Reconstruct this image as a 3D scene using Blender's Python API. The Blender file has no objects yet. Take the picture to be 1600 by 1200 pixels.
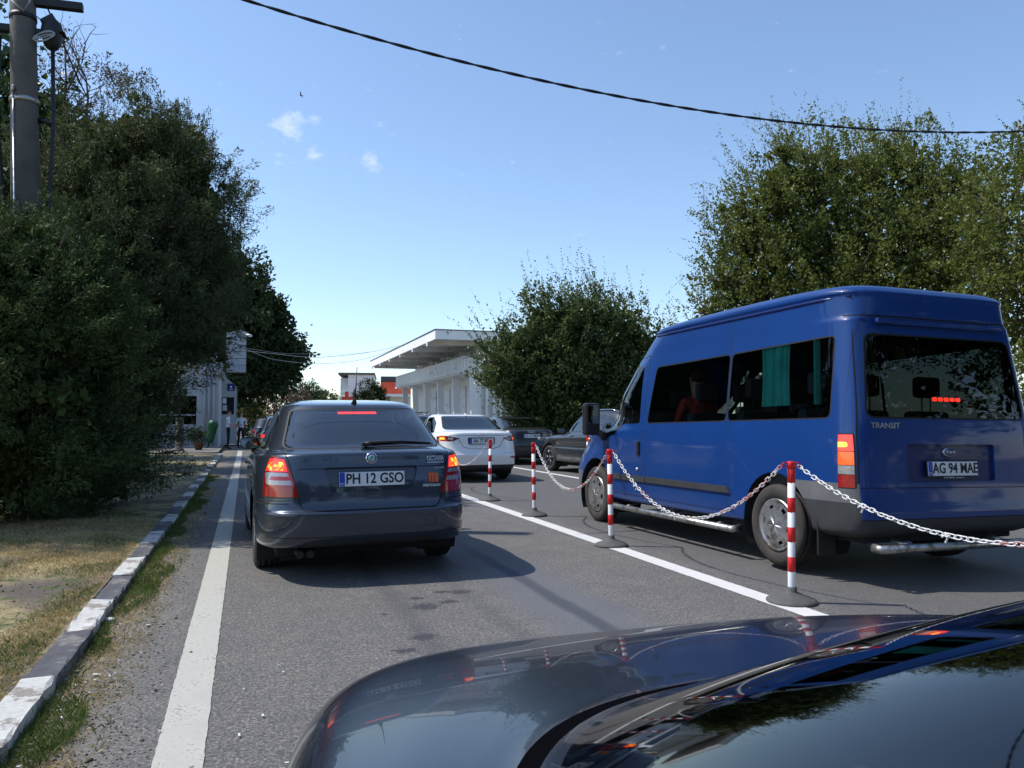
import bpy, bmesh, math, random
import numpy as np
from mathutils import Vector, Matrix
from mathutils.bvhtree import BVHTree
from mathutils.interpolate import poly_3d_calc
R = math.radians
random.seed(7); rng = np.random.default_rng(11)
scene = bpy.context.scene
C = scene.collection

# ------------------------------------------------------------------ camera, world, sun
cam_d = bpy.data.cameras.new('camera'); cam = bpy.data.objects.new('camera', cam_d); C.objects.link(cam)
cam.location = (0, 0, 1.25); cam.rotation_euler = (R(92.8), 0, R(-18.8))
cam_d.sensor_width = 36; cam_d.lens = 27.45; cam_d.clip_start = .05; cam_d.clip_end = 4000
scene.camera = cam
SUN = Vector((-.524, .25, .814)).normalized()
sun_d = bpy.data.lights.new('sun', 'SUN'); sun_d.energy = 3.15; sun_d.angle = R(.5); sun_d.color = (1, .955, .88)
sun = bpy.data.objects.new('sun', sun_d); C.objects.link(sun)
sun.rotation_euler = SUN.to_track_quat('Z', 'Y').to_euler(); sun.location = (0, 0, 30)
w = bpy.data.worlds.new('World'); scene.world = w; w.use_nodes = True
nt = w.node_tree; nt.nodes.clear()
wo = nt.nodes.new('ShaderNodeOutputWorld'); bg = nt.nodes.new('ShaderNodeBackground'); sky = nt.nodes.new('ShaderNodeTexSky')
sky.sky_type = 'NISHITA'; sky.sun_disc = False; sky.sun_elevation = math.asin(SUN.z); sky.sun_rotation = math.atan2(SUN.x, SUN.y)
sky.air_density = 1.0; sky.dust_density = .35; sky.ozone_density = 3.2; sky.altitude = 50
bg.inputs['Strength'].default_value = .15
# faint cumulus wisps, by direction
tc = nt.nodes.new('ShaderNodeTexCoord')
def mth(op, a, b=None, c=None, nt=nt, clamp=False):
    n = nt.nodes.new('ShaderNodeMath'); n.operation = op; n.use_clamp = clamp
    for i, v in enumerate((a, b, c)):
        if v is None: continue
        if isinstance(v, (int, float)): n.inputs[i].default_value = v
        else: nt.links.new(v, n.inputs[i])
    return n.outputs[0]
cm = Matrix.Rotation(R(-18.8), 3, 'Z') @ Matrix.Rotation(R(92.8), 3, 'X')
def pdir(px, py): return (cm @ Vector(((px-800)/1220, (600-py)/1220, -1)))
def P(px, py, d): return Vector((0, 0, 1.25)) + pdir(px, py)*d
def G(px, py, z=0):
    v = pdir(px, py); return Vector((0, 0, 1.25)) + v*((z-1.25)/v.z)
nz = nt.nodes.new('ShaderNodeTexNoise'); nz.inputs['Scale'].default_value = 42; nz.inputs['Detail'].default_value = 6; nz.inputs['Roughness'].default_value = .62
mp = nt.nodes.new('ShaderNodeMapping'); mp.inputs['Scale'].default_value = (1, 1, 1.9)
nt.links.new(tc.outputs['Generated'], mp.inputs['Vector']); nt.links.new(mp.outputs[0], nz.inputs['Vector'])
tot = None
for (px, py, r_, a_) in [(447, 196, .030, 1.0), (492, 186, .017, .5), (437, 242, .018, .6), (492, 244, .018, .55), (583, 252, .019, .95), (604, 204, .016, .35), (510, 208, .012, .3), (400, 240, .02, .3), (635, 390, .02, .22), (696, 436, .014, .25), (740, 268, .03, .18), (330, 160, .02, .2)]:
    vd = nt.nodes.new('ShaderNodeVectorMath'); vd.operation = 'DISTANCE'; vd.inputs[1].default_value = pdir(px, py).normalized()
    nt.links.new(tc.outputs['Generated'], vd.inputs[0])
    m = mth('MULTIPLY', mth('SUBTRACT', 1, mth('DIVIDE', vd.outputs['Value'], r_), clamp=True), a_)
    tot = m if tot is None else mth('MAXIMUM', tot, m)
msk = mth('MULTIPLY', mth('MULTIPLY', mth('SUBTRACT', mth('ADD', nz.outputs['Fac'], mth('MULTIPLY', tot,   .46)), .66), 2.6, clamp=True), .75)
mx = nt.nodes.new('ShaderNodeMix'); mx.data_type = 'RGBA'
nt.links.new(msk, mx.inputs['Factor'])
SKYG = nt.nodes.new('ShaderNodeGamma'); SKYG.inputs['Gamma'].default_value = .96
nt.links.new(sky.outputs[0], SKYG.inputs[0]); nt.links.new(SKYG.outputs[0], mx.inputs['A'])
mx.inputs['B'].default_value = (4.2, 4.6, 5.0, 1)
nt.links.new(mx.outputs['Result'], bg.inputs[0]); nt.links.new(bg.outputs[0], wo.inputs[0])
vs = scene.view_settings; vs.view_transform = 'Standard'; vs.look = 'None'; vs.exposure = .56; vs.gamma = 1; vs.use_curve_mapping = False
scene.cycles.use_denoising = True
scene.cycles.max_bounces = 8; scene.cycles.transparent_max_bounces = 16
scene.render.film_transparent = False

# ------------------------------------------------------------------ materials
def mat(name, col, rough=.6, metal=0, coat=0, noise=None, bump=None, emit=None, es=0, spec=.5, dirt=None, coatr=.03):
    m = bpy.data.materials.new(name); m.use_nodes = True; t = m.node_tree; b = t.nodes['Principled BSDF']
    b.inputs['Base Color'].default_value = (*col, 1); b.inputs['Roughness'].default_value = rough; b.inputs['Metallic'].default_value = metal
    b.inputs['Coat Weight'].default_value = coat; b.inputs['Coat Roughness'].default_value = coatr; b.inputs['Specular IOR Level'].default_value = spec
    if emit: b.inputs['Emission Color'].default_value = (*emit, 1); b.inputs['Emission Strength'].default_value = es
    tcn = t.nodes.new('ShaderNodeTexCoord')
    src = None
    if noise:
        n = t.nodes.new('ShaderNodeTexNoise'); n.inputs['Scale'].default_value = noise[0]; n.inputs['Detail'].default_value = 7; n.inputs['Roughness'].default_value = .65
        t.links.new(tcn.outputs['Object'], n.inputs['Vector'])
        cr = t.nodes.new('ShaderNodeValToRGB'); k = noise[1]
        cr.color_ramp.elements[0].position = .3; cr.color_ramp.elements[1].position = .7
        cr.color_ramp.elements[0].color = (*[c*(1-k) for c in col], 1); cr.color_ramp.elements[1].color = (*[min(1, c*(1+k)) for c in col], 1)
        t.links.new(n.outputs['Fac'], cr.inputs[0]); src = cr.outputs[0]
    if dirt:   # (scale, threshold, colour)
        n = t.nodes.new('ShaderNodeTexNoise'); n.inputs['Scale'].default_value = dirt[0]; n.inputs['Detail'].default_value = 9; n.inputs['Roughness'].default_value = .7
        t.links.new(tcn.outputs['Object'], n.inputs['Vector'])
        cr = t.nodes.new('ShaderNodeValToRGB'); cr.color_ramp.elements[0].position = dirt[1]; cr.color_ramp.elements[1].position = min(1, dirt[1]+(dirt[3] if len(dirt) > 3 else .12))
        t.links.new(n.outputs['Fac'], cr.inputs[0])
        mm = t.nodes.new('ShaderNodeMix'); mm.data_type = 'RGBA'; t.links.new(cr.outputs[0], mm.inputs['Factor'])
        if src: t.links.new(src, mm.inputs['A'])
        else: mm.inputs['A'].default_value = (*col, 1)
        mm.inputs['B'].default_value = (*dirt[2], 1); src = mm.outputs['Result']
    if src: t.links.new(src, b.inputs['Base Color'])
    if bump:
        n = t.nodes.new('ShaderNodeTexNoise'); n.inputs['Scale'].default_value = bump[0]; n.inputs['Detail'].default_value = 6
        t.links.new(tcn.outputs['Object'], n.inputs['Vector'])
        bn = t.nodes.new('ShaderNodeBump'); bn.inputs['Strength'].default_value = bump[1]; bn.inputs['Distance'].default_value = bump[2] if len(bump) > 2 else .01
        t.links.new(n.outputs['Fac'], bn.inputs['Height']); t.links.new(bn.outputs[0], b.inputs['Normal'])
    return m
def glass(name, tint, ior=1.5, rough=0.0, spec=1.0):
    m = bpy.data.materials.new(name); m.use_nodes = True; t = m.node_tree; t.nodes.clear()
    o = t.nodes.new('ShaderNodeOutputMaterial'); mixs = t.nodes.new('ShaderNodeMixShader'); tr = t.nodes.new('ShaderNodeBsdfTransparent'); g = t.nodes.new('ShaderNodeBsdfGlossy')
    f = t.nodes.new('ShaderNodeFresnel'); f.inputs[0].default_value = ior; tr.inputs[0].default_value = (*tint, 1); g.inputs['Roughness'].default_value = rough; g.inputs['Color'].default_value = (spec, spec, spec, 1)
    t.links.new(f.outputs[0], mixs.inputs[0]); t.links.new(tr.outputs[0], mixs.inputs[1]); t.links.new(g.outputs[0], mixs.inputs[2]); t.links.new(mixs.outputs[0], o.inputs[0])
    return m
def leafmat(name, c1, c2, trans=.28, rough=.5, spec=.35):
    m = bpy.data.materials.new(name); m.use_nodes = True; t = m.node_tree; b = t.nodes['Principled BSDF']; o = t.nodes['Material Output']
    ge = t.nodes.new('ShaderNodeNewGeometry'); tcn = t.nodes.new('ShaderNodeTexCoord')
    n = t.nodes.new('ShaderNodeTexNoise'); n.inputs['Scale'].default_value = 2.2; n.inputs['Detail'].default_value = 4
    t.links.new(tcn.outputs['Object'], n.inputs['Vector'])
    ad = mth('ADD', mth('MULTIPLY', ge.outputs['Random Per Island'], .55, nt=t), mth('MULTIPLY', mth('SUBTRACT', n.outputs['Fac'], .3, nt=t), 1.1, nt=t), nt=t, clamp=True)
    mm = t.nodes.new('ShaderNodeMix'); mm.data_type = 'RGBA'; t.links.new(ad, mm.inputs['Factor']); mm.inputs['A'].default_value = (*c1, 1); mm.inputs['B'].default_value = (*c2, 1)
    t.links.new(mm.outputs['Result'], b.inputs['Base Color']); b.inputs['Roughness'].default_value = rough; b.inputs['Specular IOR Level'].default_value = spec
    tr = t.nodes.new('ShaderNodeBsdfTranslucent'); t.links.new(mm.outputs['Result'], tr.inputs[0])
    ms = t.nodes.new('ShaderNodeMixShader'); ms.inputs[0].default_value = trans
    t.links.new(b.outputs[0], ms.inputs[1]); t.links.new(tr.outputs[0], ms.inputs[2]); t.links.new(ms.outputs[0], o.inputs[0])
    return m
M = {}
M['tyre'] = mat('tyre rubber', (.022, .022, .023), .75, bump=(60, .3, .004), noise=(9, .35))
M['tyre_brown'] = mat('dusty tyre rubber', (.04, .034, .03), .85, bump=(60, .3, .004), noise=(9, .35))
M['black'] = mat('black plastic', (.013, .013, .014), .5, noise=(20, .2))
M['rubber'] = mat('black rubber seal', (.006, .006, .007), .6)
M['cowl'] = mat('matt black cowl', (.003, .003, .004), .9, spec=0)
M['dark_toned'] = mat('shade toned exhaust steel', (.03, .028, .026), .6, .5)  # shade beneath the car put into the exhaust's colour
M['underside'] = mat('near black underside', (.012, .012, .012), .9)  # even near black for underbody and wheel wells
M['gap'] = mat('panel gap', (.004, .004, .005), .9)
M['chrome'] = mat('chrome', (.75, .76, .78), .14, 1)
M['silver'] = mat('silver painted alloy', (.42, .42, .43), .33, .8, noise=(14, .15), dirt=(8, .5, (.2, .17, .14)))
M['alloy_dark'] = mat('dark alloy', (.13, .13, .14), .35, .8)
M['grey_plastic'] = mat('weathered grey bumper plastic', (.12, .12, .125), .62, noise=(6, .2), bump=(120, .15, .002))
M['dark_plastic'] = mat('dark grey bumper plastic', (.035, .036, .038), .58, noise=(6, .25), bump=(120, .15, .002))
M['steel'] = mat('brushed steel tube', (.5, .49, .46), .35, .9, noise=(30, .2), dirt=(12, .5, (.18, .15, .11)))
M['red_lens'] = mat('red lens', (.32, .008, .008), .12, coat=1, noise=(30, .25))
M['red_dark'] = mat('deep red lens', (.12, .004, .006), .12, coat=1, noise=(30, .25))
M['red_lit'] = mat('lit red lens', (.7, .02, .01), .2, coat=1, emit=(1, .03, .012), es=1.0)
M['amber_lit'] = mat('lit lamp core', (1, .3, .02), .2, coat=1, emit=(1, .27, .02), es=2.6)
M['orange_lens'] = mat('orange lens', (.65, .14, .01), .15, coat=1, noise=(20, .2))
M['orange_lit'] = mat('glowing orange red lens', (.8, .1, .01), .15, coat=1, emit=(1, .10, .01), es=.45)
M['clear_lens'] = mat('clear lens', (.34, .33, .34), .15, .2, coat=1, noise=(40, .3))
M['plate_white'] = mat('white number plate', (.72, .74, .76), .35, noise=(10, .05))
M['plate_blue'] = mat('blue plate band', (.01, .05, .42), .35)
M['ink'] = mat('black plate ink', (.01, .01, .012), .5)
M['badge'] = mat('silver badge', (.6, .62, .66), .25, .7)
M['badge_green'] = mat('green badge enamel', (.03, .35, .12), .3)
M['badge_blue'] = mat('blue badge enamel', (.01, .02, .12), .3)
M['sticker'] = mat('orange sticker', (.75, .12, .02), .5, noise=(120, .3))
M['sticker_white'] = mat('white sticker lettering', (.6, .62, .64), .5)
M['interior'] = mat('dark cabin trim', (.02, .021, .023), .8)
M['seat'] = mat('grey seat cloth', (.06, .063, .07), .9, noise=(30, .3))
M['p_skoda'] = mat('graphite blue paint', (.040, .052, .078), .32, .55, coat=1, noise=(3, .06), dirt=(2.2, .56, (.075, .08, .09), .3), coatr=.04)
M['p_blue'] = mat('ultramarine van paint', (.004, .040, .185), .38, .0, coat=.5, noise=(2, .08), dirt=(1.6, .6, (.008, .046, .19), .35), coatr=.05, spec=.3)
M['p_white'] = mat('white car paint', (.88, .88, .88), .3, coat=1, noise=(2, .02))
M['p_grey'] = mat('dark grey car paint', (.06, .063, .068), .3, .6, coat=1, noise=(2, .06))
M['p_char'] = mat('charcoal car paint', (.045, .046, .05), .3, .5, coat=1, noise=(2, .06))
M['p_black'] = mat('near black car paint', (.012, .016, .028), .25, .3, coat=.42, spec=.2, coatr=.012, noise=(4, .1))
M['p_navy'] = mat('dark navy car paint', (.012, .014, .02), .3, .3, coat=1)
M['glass_rear'] = glass('tinted blue rear glass', (.62, .68, .74), 2.25, .015)
M['glass_dark'] = glass('privacy glass', (.035, .045, .05), 1.42, .008)
M['glass_van'] = glass('smoked van side glass', (.46, .52, .52), 1.38, .006)
M['glass_cab'] = glass('cab side glass', (.66, .72, .70), 1.5, .005)
M['glass_screen'] = glass('windscreen glass', (.10, .12, .13), 1.6, .012)
M['white_wall'] = mat('weathered white render', (.72, .72, .70), .85, noise=(1.3, .12), dirt=(1.7, .56, (.22, .20, .18)), bump=(8, .25, .02))
M['white_wall2'] = mat('clean white render', (.80, .80, .78), .85, noise=(1.0, .07), bump=(12, .2, .01))
M['white_roof'] = mat('stained white concrete fascia', (.86, .86, .84), .85, noise=(.8, .08), dirt=(2.3, .60, (.2, .18, .15), .08), bump=(7, .25, .02))
M['dark_trim'] = mat('dark roof trim', (.05, .05, .055), .7)
M['orange_wall'] = mat('orange red shop cladding', (.55, .07, .025), .6, noise=(.6, .2))
M['concrete'] = mat('grey weathered concrete', (.115, .105, .09), .9, noise=(3, .2), dirt=(4, .55, (.1, .1, .09), .2), bump=(14, .4, .02))
M['cable'] = mat('black cable sheath', (.012, .012, .015), .55)
M['cable_pale'] = mat('pale cable', (.35, .36, .36), .6)
M['bark'] = mat('rough bark', (.10, .075, .055), .95, noise=(10, .4), bump=(14, 1, .03))
M['twig'] = mat('dry twig', (.13, .095, .07), .95)
M['kerb_white'] = mat('worn white kerb paint', (.50, .49, .46), .85, noise=(9, .16), dirt=(7, .53, (.25, .22, .19), .06), bump=(25, .6, .01))
M['kerb_black'] = mat('worn black kerb paint', (.075, .075, .085), .85, noise=(9, .3), dirt=(6, .53, (.19, .18, .17), .1), bump=(25, .6, .01))
M['post_red'] = mat('red plastic band', (.60, .012, .012), .38, noise=(25, .12), dirt=(30, .62, (.25, .03, .03)))
M['post_white'] = mat('white plastic band', (.78, .78, .77), .42, noise=(25, .06), dirt=(22, .6, (.45, .44, .42)))
M['post_base'] = mat('filled rubber base', (.085, .083, .08), .75, noise=(12, .2), bump=(50, .3, .005))
M['chain_white'] = mat('white chain plastic', (.72, .70, .68), .45, noise=(60, .1))
M['chain_pink'] = mat('faded red chain plastic', (.62, .30, .27), .45, noise=(60, .15))
M['skin'] = mat('skin', (.45, .26, .18), .55)
M['shirt_white'] = mat('white shirt', (.65, .68, .75), .85, noise=(6, .1))
M['trousers'] = mat('dark trousers', (.012, .012, .018), .9)
M['hair'] = mat('dark brown hair', (.03, .018, .012), .8)
M['hair_brown'] = mat('brown hair', (.16, .09, .05), .8, noise=(30, .3))
M['teal'] = mat('teal curtain cloth', (.13, .72, .62), .9, noise=(4, .2))
M['cloth_olive'] = mat('pale green grey garment', (.42, .46, .34), .9, noise=(9, .25))
M['pattern'] = mat('red patterned cloth', (.5, .05, .04), .9, noise=(22, .8))
M['bin_green'] = mat('green plastic bin', (.004, .085, .03), .5, noise=(5, .2))
M['terracotta'] = mat('terracotta pot', (.22, .09, .05), .85, noise=(8, .2))
M['sign_blue'] = mat('dark blue sign', (.01, .02, .16), .4)
M['sign_white'] = mat('white sign print', (.7, .7, .72), .5)

# ------------------------------------------------------------------ mesh helper
def tag(o, label=None, cat=None, group=None, kind=None):
    if label: o['label'] = label
    if cat: o['category'] = cat
    if group: o['group'] = group
    if kind: o['kind'] = kind
    return o
def link(name, me, parent=None, loc=None):
    o = bpy.data.objects.new(name, me); C.objects.link(o)
    if parent: o.parent = parent
    if loc is not None: o.location = loc
    return o
def empty(name, loc=(0, 0, 0), rz=0, rx=0, ry=0):
    o = bpy.data.objects.new(name, None); o.empty_display_size = .2; C.objects.link(o); o.location = loc; o.rotation_euler = (rx, ry, rz); return o
def copy_tree(o, parent=None):
    c = o.copy(); C.objects.link(c); c.parent = parent
    for ch in list(o.children): copy_tree(ch, c)
    return c
class MB:
    def __init__(s): s.v = []; s.f = []; s.m = []; s.sm = []; s.mats = []; s.cur = 0; s.T = None
    def mt(s, m):
        if m not in s.mats: s.mats.append(m)
        s.cur = s.mats.index(m); return s
    def add(s, vs, fs, smooth=False):
        b = len(s.v)
        for v in vs:
            v = Vector(v); s.v.append(s.T @ v if s.T is not None else v)
        for f in fs: s.f.append([b+i for i in f]); s.m.append(s.cur); s.sm.append(smooth)
    def box(s, x0, x1, y0, y1, z0, z1, bev=0):
        if bev:
            b = bev; X = (x0, x1); Y = (y0, y1); Z = (z0, z1); vs = []; 
            bm = bmesh.new(); bmesh.ops.create_cube(bm, size=1)
            for v in bm.verts: v.co = Vector((x0 if v.co.x < 0 else x1, y0 if v.co.y < 0 else y1, z0 if v.co.z < 0 else z1))
            bmesh.ops.bevel(bm, geom=bm.edges[:], offset=b, segments=2, profile=.6, affect='EDGES')
            bm.verts.index_update(); s.add([v.co for v in bm.verts], [[v.index for v in f.verts] for f in bm.faces]); bm.free(); return
        s.add([(x, y, z) for x in (x0, x1) for y in (y0, y1) for z in (z0, z1)], [(0, 1, 3, 2), (4, 6, 7, 5), (0, 4, 5, 1), (2, 3, 7, 6), (0, 2, 6, 4), (1, 5, 7, 3)])
    def tube(s, pts, r, n=8, caps=True, smooth=True):
        pts = [Vector(p) for p in pts]; k = len(pts); rs = r if isinstance(r, (list, tuple)) else [r]*k
        vs = []; up = None
        for i, p in enumerate(pts):
            t = (pts[min(i+1, k-1)]-pts[max(i-1, 0)]).normalized()
            if up is None: up = Vector((0, 0, 1)) if abs(t.z) < .9 else Vector((1, 0, 0))
            a = t.cross(up).normalized(); b = t.cross(a).normalized(); up = a.cross(t)
            up = -b
            for j in range(n):
                an = 2*math.pi*j/n; vs.append(p+(a*math.cos(an)+b*math.sin(an))*rs[i])
        fs = [(i*n+j, i*n+(j+1) % n, (i+1)*n+(j+1) % n, (i+1)*n+j) for i in range(k-1) for j in range(n)]
        s.add(vs, fs, smooth)
        if caps:
            b = len(s.v)-k*n
            s.f.append([b+j for j in range(n)][::-1]); s.m.append(s.cur); s.sm.append(False)
            s.f.append([b+(k-1)*n+j for j in range(n)]); s.m.append(s.cur); s.sm.append(False)
    def lathe(s, prof, axis='z', n=24, c=(0, 0, 0), smooth=True, mats=None):
        c = Vector(c); vs = []
        for (r, h) in prof:
            for j in range(n):
                a = 2*math.pi*j/n; ca, sa = r*math.cos(a), r*math.sin(a)
                vs.append(c+(Vector((ca, sa, h)) if axis == 'z' else Vector((h, ca, sa)) if axis == 'x' else Vector((sa, h, ca))))
        k = len(prof); b0 = len(s.v); s.add(vs, [])
        for i in range(k-1):
            if mats: s.mt(mats[i])
            for j in range(n):
                s.f.append([b0+i*n+j, b0+i*n+(j+1) % n, b0+(i+1)*n+(j+1) % n, b0+(i+1)*n+j]); s.m.append(s.cur); s.sm.append(smooth)
    def prism(s, poly, axis, a, b):   # convex or simple polygon extruded along axis
        n = len(poly); mk = {'x': lambda p, t: (t, p[0], p[1]), 'y': lambda p, t: (p[0], t, p[1]), 'z': lambda p, t: (p[0], p[1], t)}[axis]
        s.add([mk(p, a) for p in poly]+[mk(p, b) for p in poly], [list(range(n))[::-1], [n+i for i in range(n)]]+[[i, (i+1) % n, n+(i+1) % n, n+i] for i in range(n)])
    def sphere(s, c, r, n=10, sc=(1, 1, 1)):
        pr = [(max(1e-4, math.sin(math.pi*i/n)), -math.cos(math.pi*i/n)) for i in range(n+1)]; c = Vector(c)
        T0 = s.T; Tm = Matrix.Translation(c) @ Matrix.Diagonal((r*sc[0], r*sc[1], r*sc[2], 1)); s.T = Tm if T0 is None else T0 @ Tm
        s.lathe(pr, 'z', n+4); s.T = T0
    def build(s, name, m=None, parent=None, loc=None, fixn=True):
        me = bpy.data.meshes.new(name); me.from_pydata([tuple(v) for v in s.v], [], s.f)
        if m is not None and not s.mats: s.mats = [m]
        for x in s.mats: me.materials.append(x)
        me.polygons.foreach_set('material_index', s.m); me.polygons.foreach_set('use_smooth', s.sm)
        if fixn:
            bm = bmesh.new(); bm.from_mesh(me); bmesh.ops.recalc_face_normals(bm, faces=bm.faces[:]); bm.to_mesh(me); bm.free()
        me.update(); return link(name, me, parent, loc)
def text_mesh(s, size, depth=.002, bold=0.0, sx=1.0, spacing=1.0):
    cu = bpy.data.curves.new('lettering', 'FONT'); cu.body = s; cu.size = size; cu.extrude = depth; cu.offset = bold; cu.align_x = 'CENTER'; cu.align_y = 'CENTER'; cu.space_character = spacing; cu.resolution_u = 3
    o = bpy.data.objects.new('lettering', cu); C.objects.link(o)
    bpy.context.view_layer.update()
    me = bpy.data.meshes.new_from_object(o.evaluated_get(bpy.context.evaluated_depsgraph_get()))
    bpy.data.objects.remove(o); 
    for v in me.vertices: v.co.x *= sx
    return me
def text(s, size, m, parent, loc, rot=(R(90), 0, 0), name='lettering', mtx=None, **k):   # faces -Y by default
    me = text_mesh(s, size, **k); me.materials.clear(); me.materials.append(m)
    o = link(name, me, parent, loc); o.rotation_euler = rot
    if mtx is not None: o.matrix_local = mtx @ Matrix.Rotation(R(90), 4, 'X')
    return o

def lamp_core():
    m = bpy.data.materials.new('glowing bulb behind ribbed lens'); m.use_nodes = True; t = m.node_tree; b = t.nodes['Principled BSDF']; tcn = t.nodes.new('ShaderNodeTexCoord')
    n = t.nodes.new('ShaderNodeTexNoise'); n.inputs['Scale'].default_value = 26; n.inputs['Detail'].default_value = 3; t.links.new(tcn.outputs['Object'], n.inputs['Vector'])
    c = t.nodes.new('ShaderNodeValToRGB'); el = c.color_ramp.elements; el.new(.5); el.new(.58)
    for k, (p_, col) in enumerate([(.36, (.75, .02, .008, 1)), (.47, (1, .10, .01, 1)), (.55, (1, .34, .02, 1)), (.66, (1, .75, .15, 1))]): el[k].position = p_; el[k].color = col
    t.links.new(n.outputs['Fac'], c.inputs[0]); t.links.new(c.outputs[0], b.inputs['Emission Color']); b.inputs['Emission Strength'].default_value = 1.5; b.inputs['Base Color'].default_value = (.6, .05, .02, 1); b.inputs['Roughness'].default_value = .15
    return m
M['lamp_core'] = lamp_core()
# ------------------------------------------------------------------ loft of rings round a vehicle, with windows cut exactly into the shell
def monot(A, t):
    A = np.array(A, float); n = len(A); d = np.diff(A, axis=0); m = np.zeros_like(A)
    for i in range(1, n-1):
        p = d[i-1]*d[i]; with_ = p > 0
        m[i] = np.where(with_, 2*p/np.where(with_, d[i-1]+d[i], 1), 0)
    m[0] = d[0]; m[-1] = d[-1]
    i = np.clip(np.floor(t).astype(int), 0, n-2); u = (t-i)[:, None]
    h00 = 2*u**3-3*u**2+1; h10 = u**3-2*u**2+u; h01 = -2*u**3+3*u**2; h11 = u**3-u**2
    return h00*A[i]+h10*m[i]+h01*A[i+1]+h11*m[i+1]
def ring_pts(row, Mn):
    yr, zr, yf, zf, w, zs, nr, nf = row
    t = np.linspace(-math.pi/2, math.pi/2, 1400)
    c = np.cos(t).clip(0); s = np.sin(t); n = np.where(s < 0, nr, nf)
    x = w*c**(2/n); h = (yf-yr)/2; yc = (yf+yr)/2; y = yc+h*np.sign(s)*np.abs(s)**(2/n)
    dx = np.diff(x); dy = np.diff(y); L = np.hypot(dx, dy); an = np.unwrap(np.arctan2(dy, dx)); turn = np.abs(np.diff(an, prepend=an[0]))
    turn = np.where(L > 1e-9, turn, 0)
    wgt = L+.9*np.minimum(turn, .3); cum = np.concatenate([[0], np.cumsum(wgt)]); cum /= cum[-1]
    q = np.linspace(0, 1, Mn//2+1); xi = np.interp(q, cum, x); yi = np.interp(q, cum, y)
    xi[0] = xi[-1] = 0
    sr = (yi-yr)/max(yf-yr, 1e-6)
    zi = zr*(2*sr-1)*(sr-1)+zs*4*sr*(1-sr)+zf*sr*(2*sr-1)
    X = np.concatenate([xi, -xi[1:-1][::-1]]); Y = np.concatenate([yi, yi[1:-1][::-1]]); Z = np.concatenate([zi, zi[1:-1][::-1]])
    return np.stack([X, Y, Z], 1)
def rpoly(pts, r, seg=4):
    out = []; n = len(pts)
    for i in range(n):
        p = Vector(pts[i]); a = Vector(pts[i-1])-p; b = Vector(pts[(i+1) % n])-p
        rr = min(r, a.length*.45, b.length*.45); a = p+a.normalized()*rr; b = p+b.normalized()*rr
        for k in range(seg+1):
            u = k/seg; out.append(tuple(a*(1-u)**2+p*2*u*(1-u)+b*u*u))
    return out
def grow(pts, d):
    n = len(pts); out = []; A = sum(pts[i][0]*pts[(i+1) % n][1]-pts[(i+1) % n][0]*pts[i][1] for i in range(n)); sg = 1 if A > 0 else -1
    for i in range(n):
        p = Vector(pts[i]); a = (p-Vector(pts[i-1])).normalized(); b = (Vector(pts[(i+1) % n])-p).normalized()
        na = Vector((a.y, -a.x))*sg; nb = Vector((b.y, -b.x))*sg; m = (na+nb); m = m/max(.5, m.dot(na))
        out.append(tuple(p+m*d))
    return out
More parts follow.
